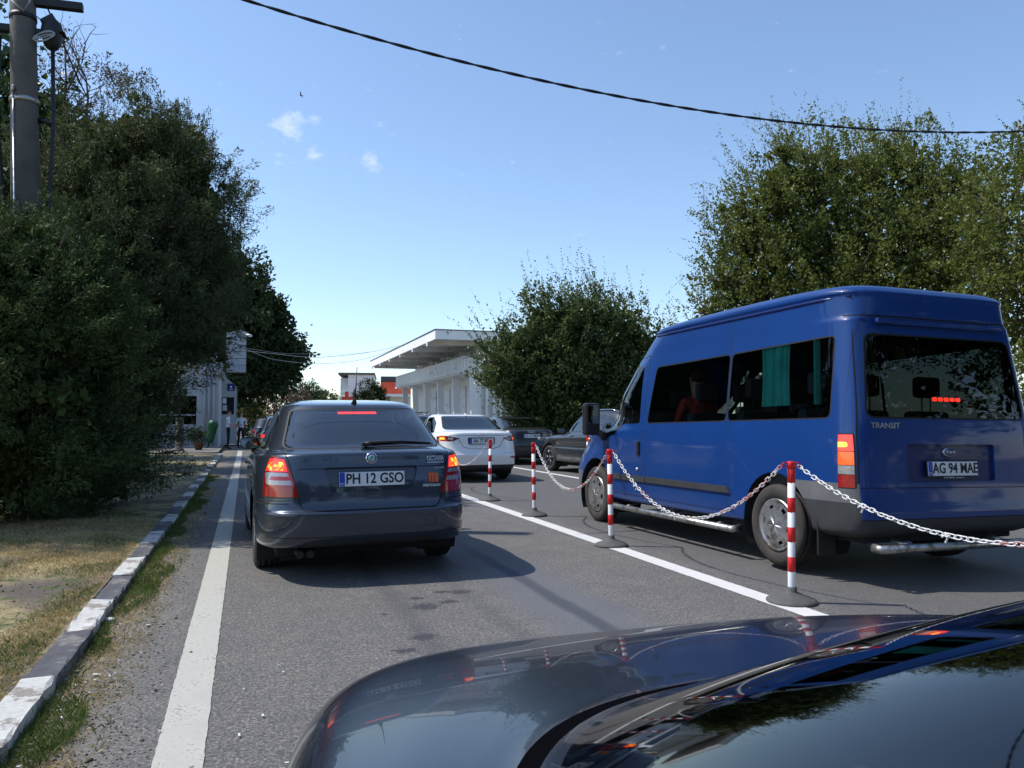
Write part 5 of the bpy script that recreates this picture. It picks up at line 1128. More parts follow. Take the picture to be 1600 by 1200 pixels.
# bare twigs standing out above
e = empty('dead_branches', P(150, 250, 13.4)); tag(e, 'bare brown twigs poking above the tree beside the pole top', 'branches')
b = MB(); b.mt(M['twig']); O_ = P(150, 250, 13.4)
def twig(b, p, d, ln, r, lev):
    q = p; pts = [p]; dd = d.normalized()
    for i in range(4): dd = (dd+Vector((random.gauss(0, .22), random.gauss(0, .22), random.gauss(0, .16)))).normalized(); q = q+dd*ln/4; pts.append(q)
    b.tube([x-O_ for x in pts], [r, r*.85, r*.7, r*.5, r*.3], 5)
    if lev > 0:
        for k in range(5): twig(b, pts[1+k % 4], (dd+Vector((random.gauss(0, .8), random.gauss(0, .5), random.gauss(.1, .6)))), ln*.5, r*.45, lev-1)
for (a, c) in (((95, 200), (85, 60)), ((110, 190), (125, 95)), ((120, 200), (170, 105)), ((90, 210), (60, 80))):
    p0 = P(a[0], a[1], 14); p1 = P(c[0], c[1], 14); twig(b, p0, p1-p0, (p1-p0).length, .028, 2)
b.build('twigs', None, e)
V, F = crown([(P(165, 108, 14)-O_, .22), (P(200, 130, 14)-O_, .22), (P(178, 130, 14)-O_, .2), (P(150, 150, 14)-O_, .18)], 45, 22, .07, .012, .16)
link('brown_leaf_tufts', mesh_np('brown_leaf_tufts', V, F4=F, mats=[M['leaf_dry']]), e)
V, F = crown([(P(90, 75, 14)-O_, .3), (P(120, 110, 14)-O_, .3), (P(100, 130, 14)-O_, .35)], 60, 14, .06, .010, .2)
link('brown_leaf_tufts', mesh_np('brown_leaf_tufts', V, F4=F, mats=[M['leaf_dry']]), e)

WL = (-.55, .1, .55)
tree('round_tree', 'round dark tree beyond the white booth on the left', 'tree', (-2.6, 56, .05),
     LP((366, 425, 52, 1.5), (345, 480, 52, 2.6), (385, 460, 53, 1.5), (395, 520, 54, 2.2), (425, 525, 55, 1.3), (435, 570, 55, 1.3), (405, 588, 54, 1.4), (455, 562, 56, .7), (425, 490, 54, .8), (375, 590, 53, 1.6), (335, 570, 52, 2.5), (450, 590, 55, .6)),
     M['leaf_far'], 1200, 40, .30, .10, .95, gk=1.2, core=(500, .5), up=.1, trunk_r=.32, limbs=8, fill=.3, shoot=60, shl=1.4, shn=22)
tree('bushy_tree', 'bushy dark tree between the pavilion and the blue van', 'tree', (P(900, 660, 28).x, P(900, 660, 28).y, 0),
     LP((790, 570, 27.5, .95), (815, 610, 28, 1.1), (830, 535, 28, .85), (852, 500, 28, .85), (868, 560, 28, 1.4), (895, 500, 28, 1.0), (890, 620, 28, 1.6), (930, 500, 28, .85), (940, 560, 28.5, 1.4), (975, 515, 29, .95), (1000, 545, 29, .85), (1010, 590, 29, 1.1), (960, 620, 28.5, 1.5), (840, 650, 28, 1.1), (1030, 630, 29, 1.2), (780, 545, 28, .45), (900, 665, 28, 1.2), (1060, 560, 30, .8)),
     M['leaf_m'], 1900, 46, .115, .038, .46, thin=.24, core=(1500, .16), up=.5, trunk_r=.16, limbs=12, fill=.15, shoot=260, wind=(-.40, .1, .75), shl=2.0, shn=40)
tree('spreading_tree', 'large olive green tree behind the blue van on the right', 'tree', (17.0, 18.5, .03),
     LP((1178, 335, 22, 1.15), (1215, 300, 22, 1.0), (1270, 265, 22, .95), (1300, 300, 22.5, 1.5), (1350, 270, 23, 1.2), (1400, 265, 23, 1.1), (1440, 300, 23, 1.5), (1490, 300, 22.5, 1.0), (1150, 390, 22, .8), (1128, 440, 21.5, .6), (1200, 390, 22, 1.5), (1180, 460, 21.5, 1.3), (1280, 400, 22, 2.0), (1380, 390, 22, 2.2), (1480, 390, 22, 2.0), (1105, 490, 21.5, .5), (1320, 470, 21, 1.8), (1450, 470, 21, 2.0), (1225, 245, 22, .45), (1150, 520, 22, 1.2), (1250, 520, 22, 1.5), (1120, 580, 23, 1.2)),
     M['leaf_r'], 2500, 46, .088, .030, .48, thin=.24, core=(2000, .14), up=.5, trunk_r=.25, limbs=22, fill=.15, shoot=380, wind=(-.55, .2, .6), shl=1.5, shn=40)
tree('spreading_tree', 'leafy tree at the right frame edge rising behind the van tail', 'tree', (18.5, 10.5, .03),
     LP((1570, 340, 19, 1.1), (1620, 300, 19, 1.4), (1585, 250, 19.5, .35), (1600, 285, 19.5, .6), (1560, 420, 18.5, 1.1), (1610, 440, 18, 1.3), (1680, 380, 18, 1.8), (1590, 500, 18, 1.0), (1700, 520, 18, 2), (1650, 600, 18, 2), (1640, 230, 19, .7)),
     M['leaf_m2'] if 'leaf_m2' in M else M['leaf_r'], 1700, 30, .105, .036, .3, up=.2, trunk_r=.22, limbs=8, fill=.3, shoot=110, shl=1.0)
tree('shrub', 'dry brownish shrub behind the officers left of the liftback roof', 'shrub', (P(425, 655, 62).x, P(425, 655, 62).y, 0),
     LP((395, 640, 62, 1.3), (430, 628, 62, 1.4), (460, 632, 62, 1.2), (410, 655, 62, 1.3), (445, 655, 62, 1.5), (480, 645, 62, .8)), M['leaf_dry'], 520, 18, .24, .045, .6, trunk_r=.1, limbs=4, fill=.4, shoot=60, shl=1.0)
tree('shrub', 'green roadside shrub beside the booth behind the officers', 'shrub', (P(380, 655, 58).x, P(380, 655, 58).y, 0),
     LP((378, 640, 58, 1.0), (395, 655, 58, 1.0), (365, 655, 58, .9)), M['leaf_y'], 260, 18, .22, .07, .5, trunk_r=.08, limbs=3, fill=.4)
tree('pine_tree', 'small flat topped pine just above the liftback roof', 'tree', (P(482, 655, 85).x, P(482, 655, 85).y, 0),
     LP((478, 612, 85, 1.3), (490, 615, 85, .9), (468, 622, 85, 1.2), (482, 630, 85, 1.0)), M['leaf_far'], 300, 18, .3, .05, .6, trunk_r=.15, limbs=4, fill=.4, flat=.6)
tree('hedge_tree', 'far low green treetops on the horizon left of the car antenna', 'tree', (P(505, 655, 120).x, P(505, 655, 120).y, 0),
     LP((492, 628, 120, 1.6), (508, 628, 120, 1.5), (522, 632, 120, 1.2), (500, 640, 120, 2.0)), M['leaf_y'], 300, 14, .5, .12, .8, trunk_r=.2, limbs=3, fill=.4)
tree('conifer_shrub', 'feathery green conifer in front of the orange shop building', 'tree', (P(580, 655, 70).x, P(580, 655, 70).y, 0),
     LP((574, 606, 70, .55), (588, 612, 70, .45), (568, 622, 70, .7), (588, 624, 70, .75), (580, 640, 70, 1.1)), M['leaf_far'], 420, 24, .30, .04, .4, up=1.2, trunk_r=.1, limbs=4, fill=.3)
tree('roadside_tree', 'low dark shrubbery filling the gap behind the SUV and van bonnet', 'shrub', (14.8, 24, 0),
     LP((900, 690, 27, .8), (950, 680, 27, 1.0), (1000, 670, 27, 1.1), (850, 690, 27, .7), (1050, 650, 26, 1.2)), M['leaf_m'], 420, 26, .13, .045, .35, trunk_r=.1, limbs=3, fill=.4)

for (x, y, h, r_, lb) in [(-4.7, 18.6, 5.6, 1.9, 'unseen tree added behind the tall juniper to shade verge and road'), (-4.9, 23, 5.6, 2.2, 'tree hidden behind the juniper before the office'), (-5.6, 30, 6.5, 2.6, 'tree hidden beside the office wall behind the junipers')]:  # first tree is unseen, added for its shade on verge and road
    tree('tree', lb, 'tree', (x, y, 0), [(Vector((x, y, h*.6)), r_), (Vector((x+.3, y, h)), r_*.75), (Vector((x-.8, y+.5, h*.5)), r_*.8)], M['leaf_far'], 420, 22, .22, .08, .7, trunk_r=.2, limbs=3, fill=.2, core=(500, .3))
# trees behind the viewpoint: they shade the backs of the cars and stand in the reflections
for i, (x, y, h, r_, lb) in enumerate([(-5.5, -9, 5.5, 2.6, 'tall dark tree behind the viewpoint, nearest on the left verge'), (-6.5, -17, 6.5, 3.2, 'tall dark tree farther back on the left verge behind the viewpoint'), (3.0, -34, 7.5, 5.0, 'broad tree mass far behind the viewpoint over the road'), (11.5, -24, 7, 4.4, 'large dark tree behind the viewpoint on the right'), (17.5, -10, 6.5, 3.8, 'dark tree right of and behind the viewpoint'), (-4, -30, 7.5, 4.4, 'dark tree far behind the viewpoint on the left'), (18.5, -24, 7.5, 4.8, 'rearmost dark tree at the right behind the viewpoint'), (13.5, 1.5, 9.5, 3.8, 'tall tree right of the viewpoint outside the frame')]):
    lobes = [(Vector((x, y, h*.62)), r_), (Vector((x+r_*.6, y+.5, h*.45)), r_*.7), (Vector((x-r_*.6, y-.5, h*.5)), r_*.75), (Vector((x+.3, y, h)), r_*.65), (Vector((x, y+r_*.5, h*.35)), r_*.6)]
    tree('tree', lb, 'tree', (x, y, 0), lobes, M['leaf_far'], 420, 22, .30, .11, .9, trunk_r=.25, limbs=4, fill=.2, core=(700, .32))
# ------------------------------------------------------------------ buildings
def box_part(e, name, m, *a, bev=0, label=None):
    b = MB(); b.box(*a, bev); o = b.build(name, m, e); 
    if label: o['label'] = label
    return o
# white two storey pavilion with overhanging roof
e = empty('pavilion', (14.5, 49, 0)); tag(e, 'weathered white two storey pavilion with overhanging flat roof and slanted fins', 'building')
E0 = Vector((14.5, 49, 0))
def bx(name, m, x0, x1, y0, y1, z0, z1, bev=0): return box_part(e, name, m, x0-14.5, x1-14.5, y0-49, y1-49, z0, z1, bev=bev)
# lower body
bx('ground_floor_wall', M['white_wall2'], 15.3, 27, 50.2, 74.2, 0, 4.45)
# ribbed end wall: separate vertical ribs
for i in range(14):
    x = 14.6+i*.5; bx('wall_rib', M['white_wall2'], x, x+.18, 49.80, 50.055, .36, 4.42)
bx('end_wall', M['white_wall'], 14.55, 26, 50.06, 50.2, 0, 4.44)
bx('plinth', M['concrete'], 14.2, 27, 49.9, 74.3, 0, .35)
# fins between bays along the road side
for i, y in enumerate((49.4, 53.9, 58.6, 63.3, 68.0, 72.6)):
    b = MB(); y0 = y-49
    b.mt(M['white_wall2']); b.prism([(-.62, 4.449), (-.12, 4.449), (.0, 0), (-.42, 0)], 'y', y0, y0+.24)
    o = b.build('fin', None, e)
for i, y in enumerate((54.2, 58.9, 63.6, 68.3)): bx('bay_shutter', M['shade_wall'] if 'shade_wall' in M else M['white_wall'], 15.2, 15.28, y-3.6, y-.9, .4, 3.9)
# balcony slab and parapet
bx('balcony_slab', M['white_wall2'], 13.5, 27, 49.0, 74.4, 4.46, 4.62)
bx('parapet', M['white_wall'], 13.4, 13.55, 49.0, 73.5, 4.55, 5.50)
bx('parapet_return', M['white_wall'], 13.56, 15.6, 48.95, 49.1, 4.6, 5.46)
bx('parapet_coping', M['white_wall2'], 13.36, 13.60, 48.95, 73.55, 5.50, 5.56)
# upper screen wall with openings
yy = [50.5, 53.6, 54.2, 57.6, 58.2, 61.6, 62.2, 65.6, 66.2, 69.6, 70.2, 73.8]
for a, c in zip(yy[::2], yy[1::2]): bx('upper_wall_panel', M['white_wall2'], 15.3, 15.5, a, c, 4.63, 6.5)
for a, c in zip(yy[1:-1:2], yy[2::2]): bx('opening_sill', M['white_wall2'], 15.3, 15.5, a, c, 4.63, 5.45); 
bx('upper_end_wall', M['white_wall'], 15.5, 19, 50.5, 50.7, 4.63, 6.45); bx('upper_end_wall', M['white_wall2'], 20.4, 26, 50.5, 50.7, 4.63, 6.45)
# roof slab, fascia, soffit beams
bx('roof_slab', M['white_wall2'], 11.3, 27, 47.7, 74.4, 6.62, 6.80)
bx('roof_fascia', M['white_roof'], 11.12, 11.3, 47.55, 74.5, 6.45, 7.03); bx('roof_fascia', M['white_roof'], 11.3, 27, 47.55, 47.7, 6.45, 7.03)
bx('roof_trim', M['dark_trim'], 11.08, 27, 47.5, 74.55, 7.03, 7.08)
for y in (49.6, 54.3, 59.0, 63.7, 68.4, 73.0): bx('soffit_beam', M['white_wall'], 11.302, 15.3, y, y+.28, 6.30, 6.618); bx('beam_end', M['white_roof'], 11.06, 11.119, y, y+.28, 6.2, 6.5)
M['leaf_b'] = leafmat('balcony plant leaves', (.04, .09, .01), (.15, .24, .04), .3)
for i, y in enumerate((53.9, 57.9, 61.9, 65.9)):
    q = empty('balcony_plant', (14.9, y, 4.63)); tag(q, ['yellow green plant in the nearest upper opening of the pavilion', 'leafy plant in the second upper opening of the pavilion', 'dark plant in the third upper opening of the pavilion', 'small plant in the farthest upper opening of the pavilion'][i], 'plant', 'plants on the pavilion balcony')
    V, F = crown([(Vector((0, 0, .9)), .35), (Vector((0, .2, .6)), .35)], 40, 16, .14, .05, .25); link('foliage', mesh_np('foliage', V, F4=F, mats=[M['leaf_b']]), q)
    b = MB(); b.lathe([(.16, 0), (.22, .4), (.19, .4), (.18, .35), (.001, .35)], 'z', 14); b.build('pot', M['terracotta'], q)

# far shops
def bld(name, label, loc, parts):
    e = empty(name, loc); tag(e, label, 'building')
    for (nm, m, a) in parts: box_part(e, nm, m, *a)
    return e
q = P(575, 660, 100); 
def far_box(d, x0, x1, y0, y1, depth):   # pixel rectangle at distance d -> local box
    s = d/1220; return ((x0-575)*s, (x1-575)*s, 0, depth, 1.25+(660-y1)*s, 1.25+(660-y0)*s)
e = bld('shop_building', 'pale far shop building with flat roof left of the pavilion', (q.x-1.0, q.y, 0), [])
e.rotation_euler = (0, 0, R(-10))
s_ = 100/1220
def fb(nm, m, x0, x1, y0, y1, yy0=0, yy1=12): return box_part(e, nm, m, (x0-575)*s_, (x1-575)*s_, yy0, yy1, max(0, 1.25+(660-y1)*s_), 1.25+(660-y0)*s_)
fb('wall', M['white_wall2'], 556, 596, 586, 680, 0, 12); fb('side_wall', M['white_wall'], 543, 556, 590, 680, 2, 12); fb('roof_edge', M['concrete'], 541, 597, 583, 586, -.2, 12.2)
for x in (545, 549, 553): fb('window', M['sign_white'], x, x+2.4, 600, 614, 1.95, 1.999)
q = P(575, 660, 90); e = empty('orange_shop', (q.x, q.y, 0), R(-12)); tag(e, 'orange red shop front with dark roof beside the pavilion', 'building'); s_ = 90/1220
fb('wall', M['orange_wall'], 594, 640, 597, 616, 0, 8); fb('roof', M['dark_trim'], 594, 640, 588, 596.8, .2, 8); fb('lower_wall', M['white_wall2'], 594, 640, 616.4, 680, .8, 8)
fb('awning', M['white_roof'], 590, 640, 617, 621, -3, .6)
e = empty('orange_kiosk', (P(541, 660, 95).x, P(541, 660, 95).y, 0), R(-18)); tag(e, 'small orange kiosk left of the pale shop building', 'kiosk'); s_ = 95/1220
b = MB(); b.box(-.5, .8, 0, 2, 0, 1.25+(660-628)*s_); b.build('kiosk_body', M['white_wall2'], e); b = MB(); b.box(-.6, .9, -.1, 2.1, 1.26+(660-628)*s_, 1.25+(660-620)*s_); b.build('kiosk_roof', M['orange_wall'], e); b = MB(); b.box(-.25, .15, .2, .6, 1.25+(660-620)*s_, 1.25+(660-612)*s_); b.build('kiosk_sign', M['orange_wall'], e)
# distant lorry roof line above the liftback
e = empty('delivery_lorry', (P(515, 660, 60).x, P(515, 660, 60).y, 0), R(0)); tag(e, 'pale far lorry just showing above the liftback roof', 'lorry'); s_ = 60/1220
b = MB(); b.box(-1.9, 1.6, 0, 6, .5, 1.25+(660-632)*s_, .05); b.build('cargo_box', M['white_wall2'], e); b = MB(); b.box(-2.3, -1.92, .5, 2.5, .5, 1.25+(660-631.5)*s_, .05); b.build('cab', M['orange_wall'], e)
for x in (-1.6, 1.3):
    b = MB(); b.lathe([(.001, -.12), (.42, -.12), (.45, -.08), (.45, .08), (.42, .12), (.001, .12)], 'x', 20, (x, 1, .45)); b.build('wheel', M['tyre'], e)

# white booth building on the left pavement
e = empty('office_building', (-1.2, 38.5, .1)); tag(e, 'white office building with wide barred windows behind the junipers', 'building')
EO = Vector((-2.2, 38.5, .1))
def ob(name, m, x0, x1, y0, y1, z0, z1, bev=0, par=None): return box_part(par or e, name, m, x0, x1, y0, y1, z0, z1, bev=bev)
M['booth_white'] = mat('greyish white panel', (.40, .42, .45), .6, noise=(.8, .08))
ob('wall', M['booth_white'], -9, -.95, 0, 8, 0, 1.05); ob('wall', M['booth_white'], -9, -.95, 0, 8, 2.35, 4.2)
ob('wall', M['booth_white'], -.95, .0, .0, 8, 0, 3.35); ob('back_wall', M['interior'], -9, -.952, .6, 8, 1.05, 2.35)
M['win_dark'] = glass('dark office glass', (.05, .06, .08), 1.5, .02)
for i in range(6):
    x = -1.00-1.05*(i+1)
    wf = ob('window', M['booth_white'], x, x+.09, -.02, .06, 1.06, 2.34); ob('window_bar', M['booth_white'], x+.092, x+1.048, -.01, .05, 1.45, 1.51, par=None)
    ob('window_pane', M['win_dark'], x+.091, x+1.049, .062, .075, 1.06, 2.34)
for x in (-.62, -.42, -.22):
    b = MB(); b.tube([(x, -.06, .1), (x, -.06, 3.3)], .04, 8); b.build('drain_pipe', M['booth_white'], e)
ob('step_cornice', M['booth_white'], -.9, .12, -.12, 8, 3.35, 3.75); ob('cornice', M['booth_white'], -1.6, -.05, -.08, 8, 3.755, 4.35)
ob('blue_panel', M['sign_blue'], -1.15, -.45, -.12, -.085, 3.85, 4.25)
# the booth itself
e2 = empty('guard_booth', (-.90, 43.3, .1)); tag(e2, 'tall white guard booth with serving window and blue crest sign', 'booth')
e = e2
ob('wall', M['booth_white'], -.75, .42, 0, 2.6, 0, 1.55); ob('wall', M['booth_white'], -.75, -.30, 0, 2.6, 1.55, 2.45); ob('wall', M['booth_white'], .30, .42, 0, 2.6, 1.55, 2.45)
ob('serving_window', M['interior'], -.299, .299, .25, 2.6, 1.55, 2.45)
b = MB(); b.prism([(-.75, 2.451), (.42, 2.451), (.42, 3.0), (-.05, 3.42), (-.75, 3.42)], 'y', 0, 2.6); b.build('gable', M['booth_white'], e)
ob('notice', M['sign_white'], -.26, -.08, -.02, -.002, 2.12, 2.40); ob('notice', M['sign_white'], -.27, -.05, .2, .24, 1.75, 2.05)
sg = box_part(e, 'crest_sign', M['sign_blue'], -.05, .33, -.03, -.002, 2.78, 3.16)
b = MB(); b.mt(M['sign_white']); b.prism([(.10, 3.04), (.18, 3.04), (.18, 2.95), (.14, 2.91), (.10, 2.95)], 'y', -.036, -.031); b.box(.06, .22, -.036, -.031, 2.84, 2.865); b.build('crest_print', None, sg)
ob('corner_trim', M['chrome'], .42, .44, -.01, .02, 0, 3.0)
# hanging box sign above
e = empty('louvred_box', (-.42, 41.0, 3.75)); tag(e, 'white louvred box jutting out high above the booth', 'box')
for i in range(5): ob('slat', M['booth_white'], -.55, .38, 0, .9, .0+i*.34, .315+i*.34)
ob('bracket', M['dark_trim'], -.6, -.56, .1, .2, -.3, 1.8); b = MB(); b.prism([(-.55, 1.70), (.38, 1.70), (.5, 1.95), (.1, 2.1), (-.55, 1.95)], 'y', .1, .8); b.build('top_cover', M['booth_white'], e)
b = MB(); b.tube([(.38, .1, 1.85), (.6, -.1, 1.8)], .07, 8); b.build('floodlight', M['white_wall2'], e)
# green bin, planter, pillar, plant
q = Vector((-1.60, 37.4, .1)); e = empty('litter_bin', q, 0, 0, R(12)); tag(e, 'green plastic litter bin leaning on the white wall', 'bin')
b = MB(); b.lathe([(.001, .25), (.13, .25), (.19, .5), (.20, 1.0), (.22, 1.02), (.22, 1.12), (.17, 1.24), (.001, 1.26)], 'z', 20); b.build('bin_body', M['bin_green'], e); b = MB(); b.tube([(0, .1, 0), (0, .1, 1.0)], .03, 8); b.build('bin_post', M['black'], e)
q = Vector((-1.85, 35.1, .1)); e = empty('planter', q); tag(e, 'terracotta planter with leafy plant beside the green bin', 'planter')
b = MB(); b.lathe([(.001, 0), (.22, 0), (.32, .42), (.34, .42), (.34, .48), (.28, .48), (.27, .42), (.001, .42)], 'z', 20); b.build('pot', M['terracotta'], e); e.scale = (.62,)*3
V, F = crown([(Vector((0, 0, .8)), .35), (Vector((-.25, 0, .95)), .3)], 70, 14, .18, .03, .3, up=1.0); link('foliage', mesh_np('foliage', V, F4=F, mats=[M['leaf_far']]), e)
e = empty('concrete_pillar', (-2.5, 33.8, .1)); tag(e, 'round grey concrete pillar on the pavement before the office windows', 'pillar')
b = MB(); b.lathe([(.001, 0), (.20, 0), (.20, .06), (.155, .08), (.15, 1.30), (.13, 1.33), (.001, 1.34)], 'z', 22); b.build('shaft', M['concrete'], e); b = MB(); b.tube([(-.02, 0, 1.34), (-.03, 0, 3.2)], .05, 10); b.build('pipe', M['dark_trim'], e)
# small traffic cones/posts beside the officers
for i, (px, py, d) in enumerate(((371, 690, 42), (379, 692, 40))):
    p_ = P(px, 660, d); e = empty('marker_post', (p_.x, p_.y, 0)); tag(e, ['short white and red marker post at the booth corner', 'thin pale marker post beside the second officer'][i], 'post', 'marker posts by the booth')
    b = MB(); b.lathe([(.001, 0), (.14, 0), (.12, .05), (.03, .07), (.03, .3)], 'z', 12); b.build('base', M['post_base'], e)
    for k in range(3): b = MB(); b.lathe([(.001, .3+k*.22), (.032, .3+k*.22), (.032, .52+k*.22), (.001, .52+k*.22)], 'z', 12); b.build('band', M['post_white' if k % 2 == 0 else 'post_red'], e)

# ------------------------------------------------------------------ utility pole
PB = Vector((-2.50, 11.1, 0)); e = empty('utility_pole', PB, 0, 0, R(-2.2)); tag(e, 'grey concrete utility pole with cables rising from the junipers', 'utility pole')
b = MB(); b.lathe([(.001, 0), (.20, 0), (.155, 5.0), (.15, 5.6), (.13, 9.0), (.001, 9.0)], 'z', 26); b.build('shaft', M['concrete'], e)
b = MB(); b.tube([(-.10, -.14, .3), (-.085, -.135, 5.35)], .016, 8); b.tube([(-.085, -.135, 5.35), (-.085, -.16, 5.38), (-.085, -.12, 5.42)], .022, 8); b.build('conduit', M['steel'], e)
for z, r_ in ((5.28, .165), (3.85, .178), (6.35, .155)):
    b = MB(); b.lathe([(r_-.01, z-.03), (r_, z-.03), (r_, z+.03), (r_-.01, z+.03)], 'z', 26); b.build('band', M['steel'] if z == 5.28 else M['cable'], e)
for q_ in ((.1, .34, -.05, .05, 6.15, 6.22), (-.9, -.12, -.05, .05, 6.15, 6.24), (.1, .68, -.06, .04, 6.52, 6.62)): b = MB(); b.box(*q_, .01); b.build('bracket_arm', M['cable'], e)
b = MB(); b.mt(M['cable']); b.lathe([(.001, 5.98), (.06, 5.99), (.10, 6.05), (.13, 6.20), (.11, 6.32), (.06, 6.37), (.001, 6.38)], 'z', 18, (.32, 0, 0)); b.prism([(.20, 6.32), (.34, 6.42), (.48, 6.18), (.40, 6.20)], 'y', -.09, .09); b.build('splice_closure', None, e)
for r_, ph in ((.13, 0), (.15, .4), (.11, .8)): b = MB(); b.tube([(.26+r_*.8*math.cos(a), -.15, 6.08+r_*.45*math.sin(a)+.05*math.cos(a+ph)) for a in [2*math.pi*k/20 for k in range(21)]], .008, 6, False); b.build('cable_loop', M['cable_pale'], e)
b = MB(); b.tube([(-.1, -.16, 6.5), (.05, -.19, 6.35), (.12, -.18, 6.5), (.02, -.18, 6.8)], .012, 6); b.build('cable_loop', M['cable_pale'], e)
b = MB(); b.tube([(.33, -.02, 6.0), (.33, -.05, 5.0), (.27, -.06, 4.0), (.26, -.06, 3.0), (.25, 0, .5)], .024, 8); b.tube([(.15, 0, 5.05), (.22, -.02, 5.05), (.30, -.03, 5.0)], .03, 8); b.build('down_cable', M['cable'], e)
b = MB(); b.tube([(-.32, -.05, 6.1), (-.34, -.05, 5.2), (-.28, -.04, 4.2), (-.26, -.02, 1.5)], .026, 8); b.tube([(-.26, .02, 6.1), (-.30, .02, 5.0), (-.24, .02, 4.0), (-.24, .02, 1.5)], .02, 8); b.tube([(-.27, .08, 6.15), (-.36, .08, 5.3), (-.31, .08, 4.2), (-.2, .08, 2)], .018, 8); b.build('down_cable', M['cable'], e)

def cable(name, label, cat, pts, r, m, twist=False, n=60, group=None):
    pts = [Vector(p) for p in pts]; A = np.array([tuple(p) for p in pts]); t = np.linspace(0, len(pts)-1, n)
    Q = monot(A, t) if len(pts) > 2 else A[0]+(A[1]-A[0])*t[:, None]
    b = MB()
    if twist:
        N = n*6; t2 = np.linspace(0, len(pts)-1, N); Q = np.array([np.interp(t2, t, Q[:, k]) for k in range(3)]).T; L_ = np.concatenate([[0], np.cumsum(np.linalg.norm(np.diff(Q, axis=0), axis=1))])
        for ph in (0, math.pi):
            b.tube([Vector(q)+Vector((0, math.cos(2*math.pi*l/.8+ph)*r*.6, math.sin(2*math.pi*l/.8+ph)*r*.6)) for q, l in zip(Q, L_)], r*.8, 6)
    else: b.tube([Vector(q) for q in Q], r, 6)
    o = b.build(name, m); tag(o, label, cat, group); return o
# big twisted cable across the top: catmull through sampled image points at growing distance
cp = [(300, -30, 9.6), (375, 0, 9.8), (520, 42, 10.2), (700, 92, 10.7), (900, 137, 11.3), (1100, 173, 12), (1300, 196, 12.8), (1450, 206, 13.5), (1600, 207, 14.2), (1760, 190, 15.2)]
PT = [P(*c) for c in cp]
A = np.array([tuple(p) for p in PT]); 
# least squares sag curve: straight in plan, parabola in height
u = (A[:, 0]-A[0, 0])/(A[-1, 0]-A[0, 0]); zc = np.polyfit(u, A[:, 2], 3)
uu = np.linspace(0, 1, 40); CX = [(A[0, 0]+(A[-1, 0]-A[0, 0])*k, np.polyval(np.polyfit(u, A[:, 1], 3), k), np.polyval(zc, k)) for k in uu]
cable('overhead_cable', 'thick twisted black cable sagging across the top of the sky', 'cable', CX, .0155, M['cable'], True, 90)
cable('service_wire', 'thin dark stay wire running down from the pole top', 'wire', [P(60, -20, 11.2), P(95, 60, 12), P(130, 140, 13)], .012, M['cable'], False, 20)
b0 = P(384, 546, 41)
cable('service_wire', 'lowest pale wire from the louvred box to the pavilion roof', 'wire', [b0, P(430, 562, 44), P(470, 567, 47), P(530, 567, 52), P(590, 555, 60), P(622, 542, 66)], .013, M['cable_pale'], False, 40, 'wires to the pavilion')
cable('service_wire', 'thick middle wire meeting the pavilion roof', 'wire', [P(384, 548, 41), P(430, 553, 44), P(480, 558, 48), P(540, 555, 54), P(585, 549, 60), P(625, 540, 66)], .016, M['cable_pale'], False, 40, 'wires to the pavilion')
cable('service_wire', 'thin topmost wire between louvred box and pavilion roof', 'wire', [P(384, 544, 41), P(430, 551, 44), P(480, 553, 48), P(540, 553, 54), P(580, 550, 60)], .008, M['cable_pale'], False, 30, 'wires to the pavilion')
cable('service_wire', 'upper thin wire low over the far horizon', 'wire', [P(440, 610, 90), P(500, 614, 95), P(560, 614, 100)], .02, M['cable'], False, 10, 'far wires')
cable('service_wire', 'lower thin wire low over the far horizon', 'wire', [P(440, 615, 90), P(500, 617, 95), P(560, 616, 100)], .02, M['cable'], False, 10, 'far wires')
q = P(1104, 660, 24); b = MB(); b.lathe([(.001, 0), (.02, 0), (.012, 4.5), (.006, 8.55), (.001, 8.56)], 'z', 8); o = b.build('antenna_mast', M['concrete'], loc=(q.x, q.y, 0)); tag(o, 'very thin grey antenna mast standing against the sky', 'antenna')

# ------------------------------------------------------------------ barrier posts and chains
def barrier_post(x, y, label, rot=0, tilt=0):
    e = empty('barrier_post', (x, y, 0), rot, R(random.uniform(-.9, .9)), R(random.uniform(-.9, .9))); tag(e, label, 'barrier post', 'red and white barrier posts along the lane line')
    b = MB(); b.lathe([(.001, 0), (.165, 0), (.172, .008), (.170, .018), (.150, .030), (.09, .052), (.042, .072), (.036, .078), (.036, .105), (.030, .108), (.001, .108)], 'z', 40); b.build('base', M['post_base'], e)
    z = .108; hs = .102
    b = MB(); b.lathe([(.0255, .10), (.0255, .955), (.001, .955)], 'z', 20); b.build('tube', M['post_white'], e)
    for k in range(4):
        z0 = .108+.105+k*.205; b = MB(); b.lathe([(.0256, z0), (.0268, z0+.001), (.0268, z0+.101), (.0256, z0+.102)], 'z', 24); b.build('red_band', M['post_red'], e)
    b = MB(); b.lathe([(.0262, .925), (.030, .927), (.030, .972), (.027, .976), (.001, .977)], 'z', 20)
    for s in (-1, 1):
        b.tube([(s*.028, 0, .965), (s*.055, 0, .968), (s*.068, 0, .955), (s*.066, 0, .942), (s*.050, 0, .938), (s*.028, 0, .945)], .0045, 6)
    b.build('cap', M['post_red'], e)
    return Vector((x, y, 0))
g1 = G(1237, 941); g2 = G(955, 853); g3 = G(835, 806); g4 = G(765, 782)
rb = R(-80)
posts = [barrier_post(g1.x, g1.y, 'nearest barrier post, large round base before the van rear wheel', R(-10)), barrier_post(g2.x, g2.y, 'second barrier post, in front of the van front wheel', R(95)), barrier_post(g3.x, g3.y, 'third barrier post, in front of the gap beside the white sedan', R(95)), barrier_post(g4.x, g4.y, 'fourth barrier post, in front of the white sedan plate', R(-85))]
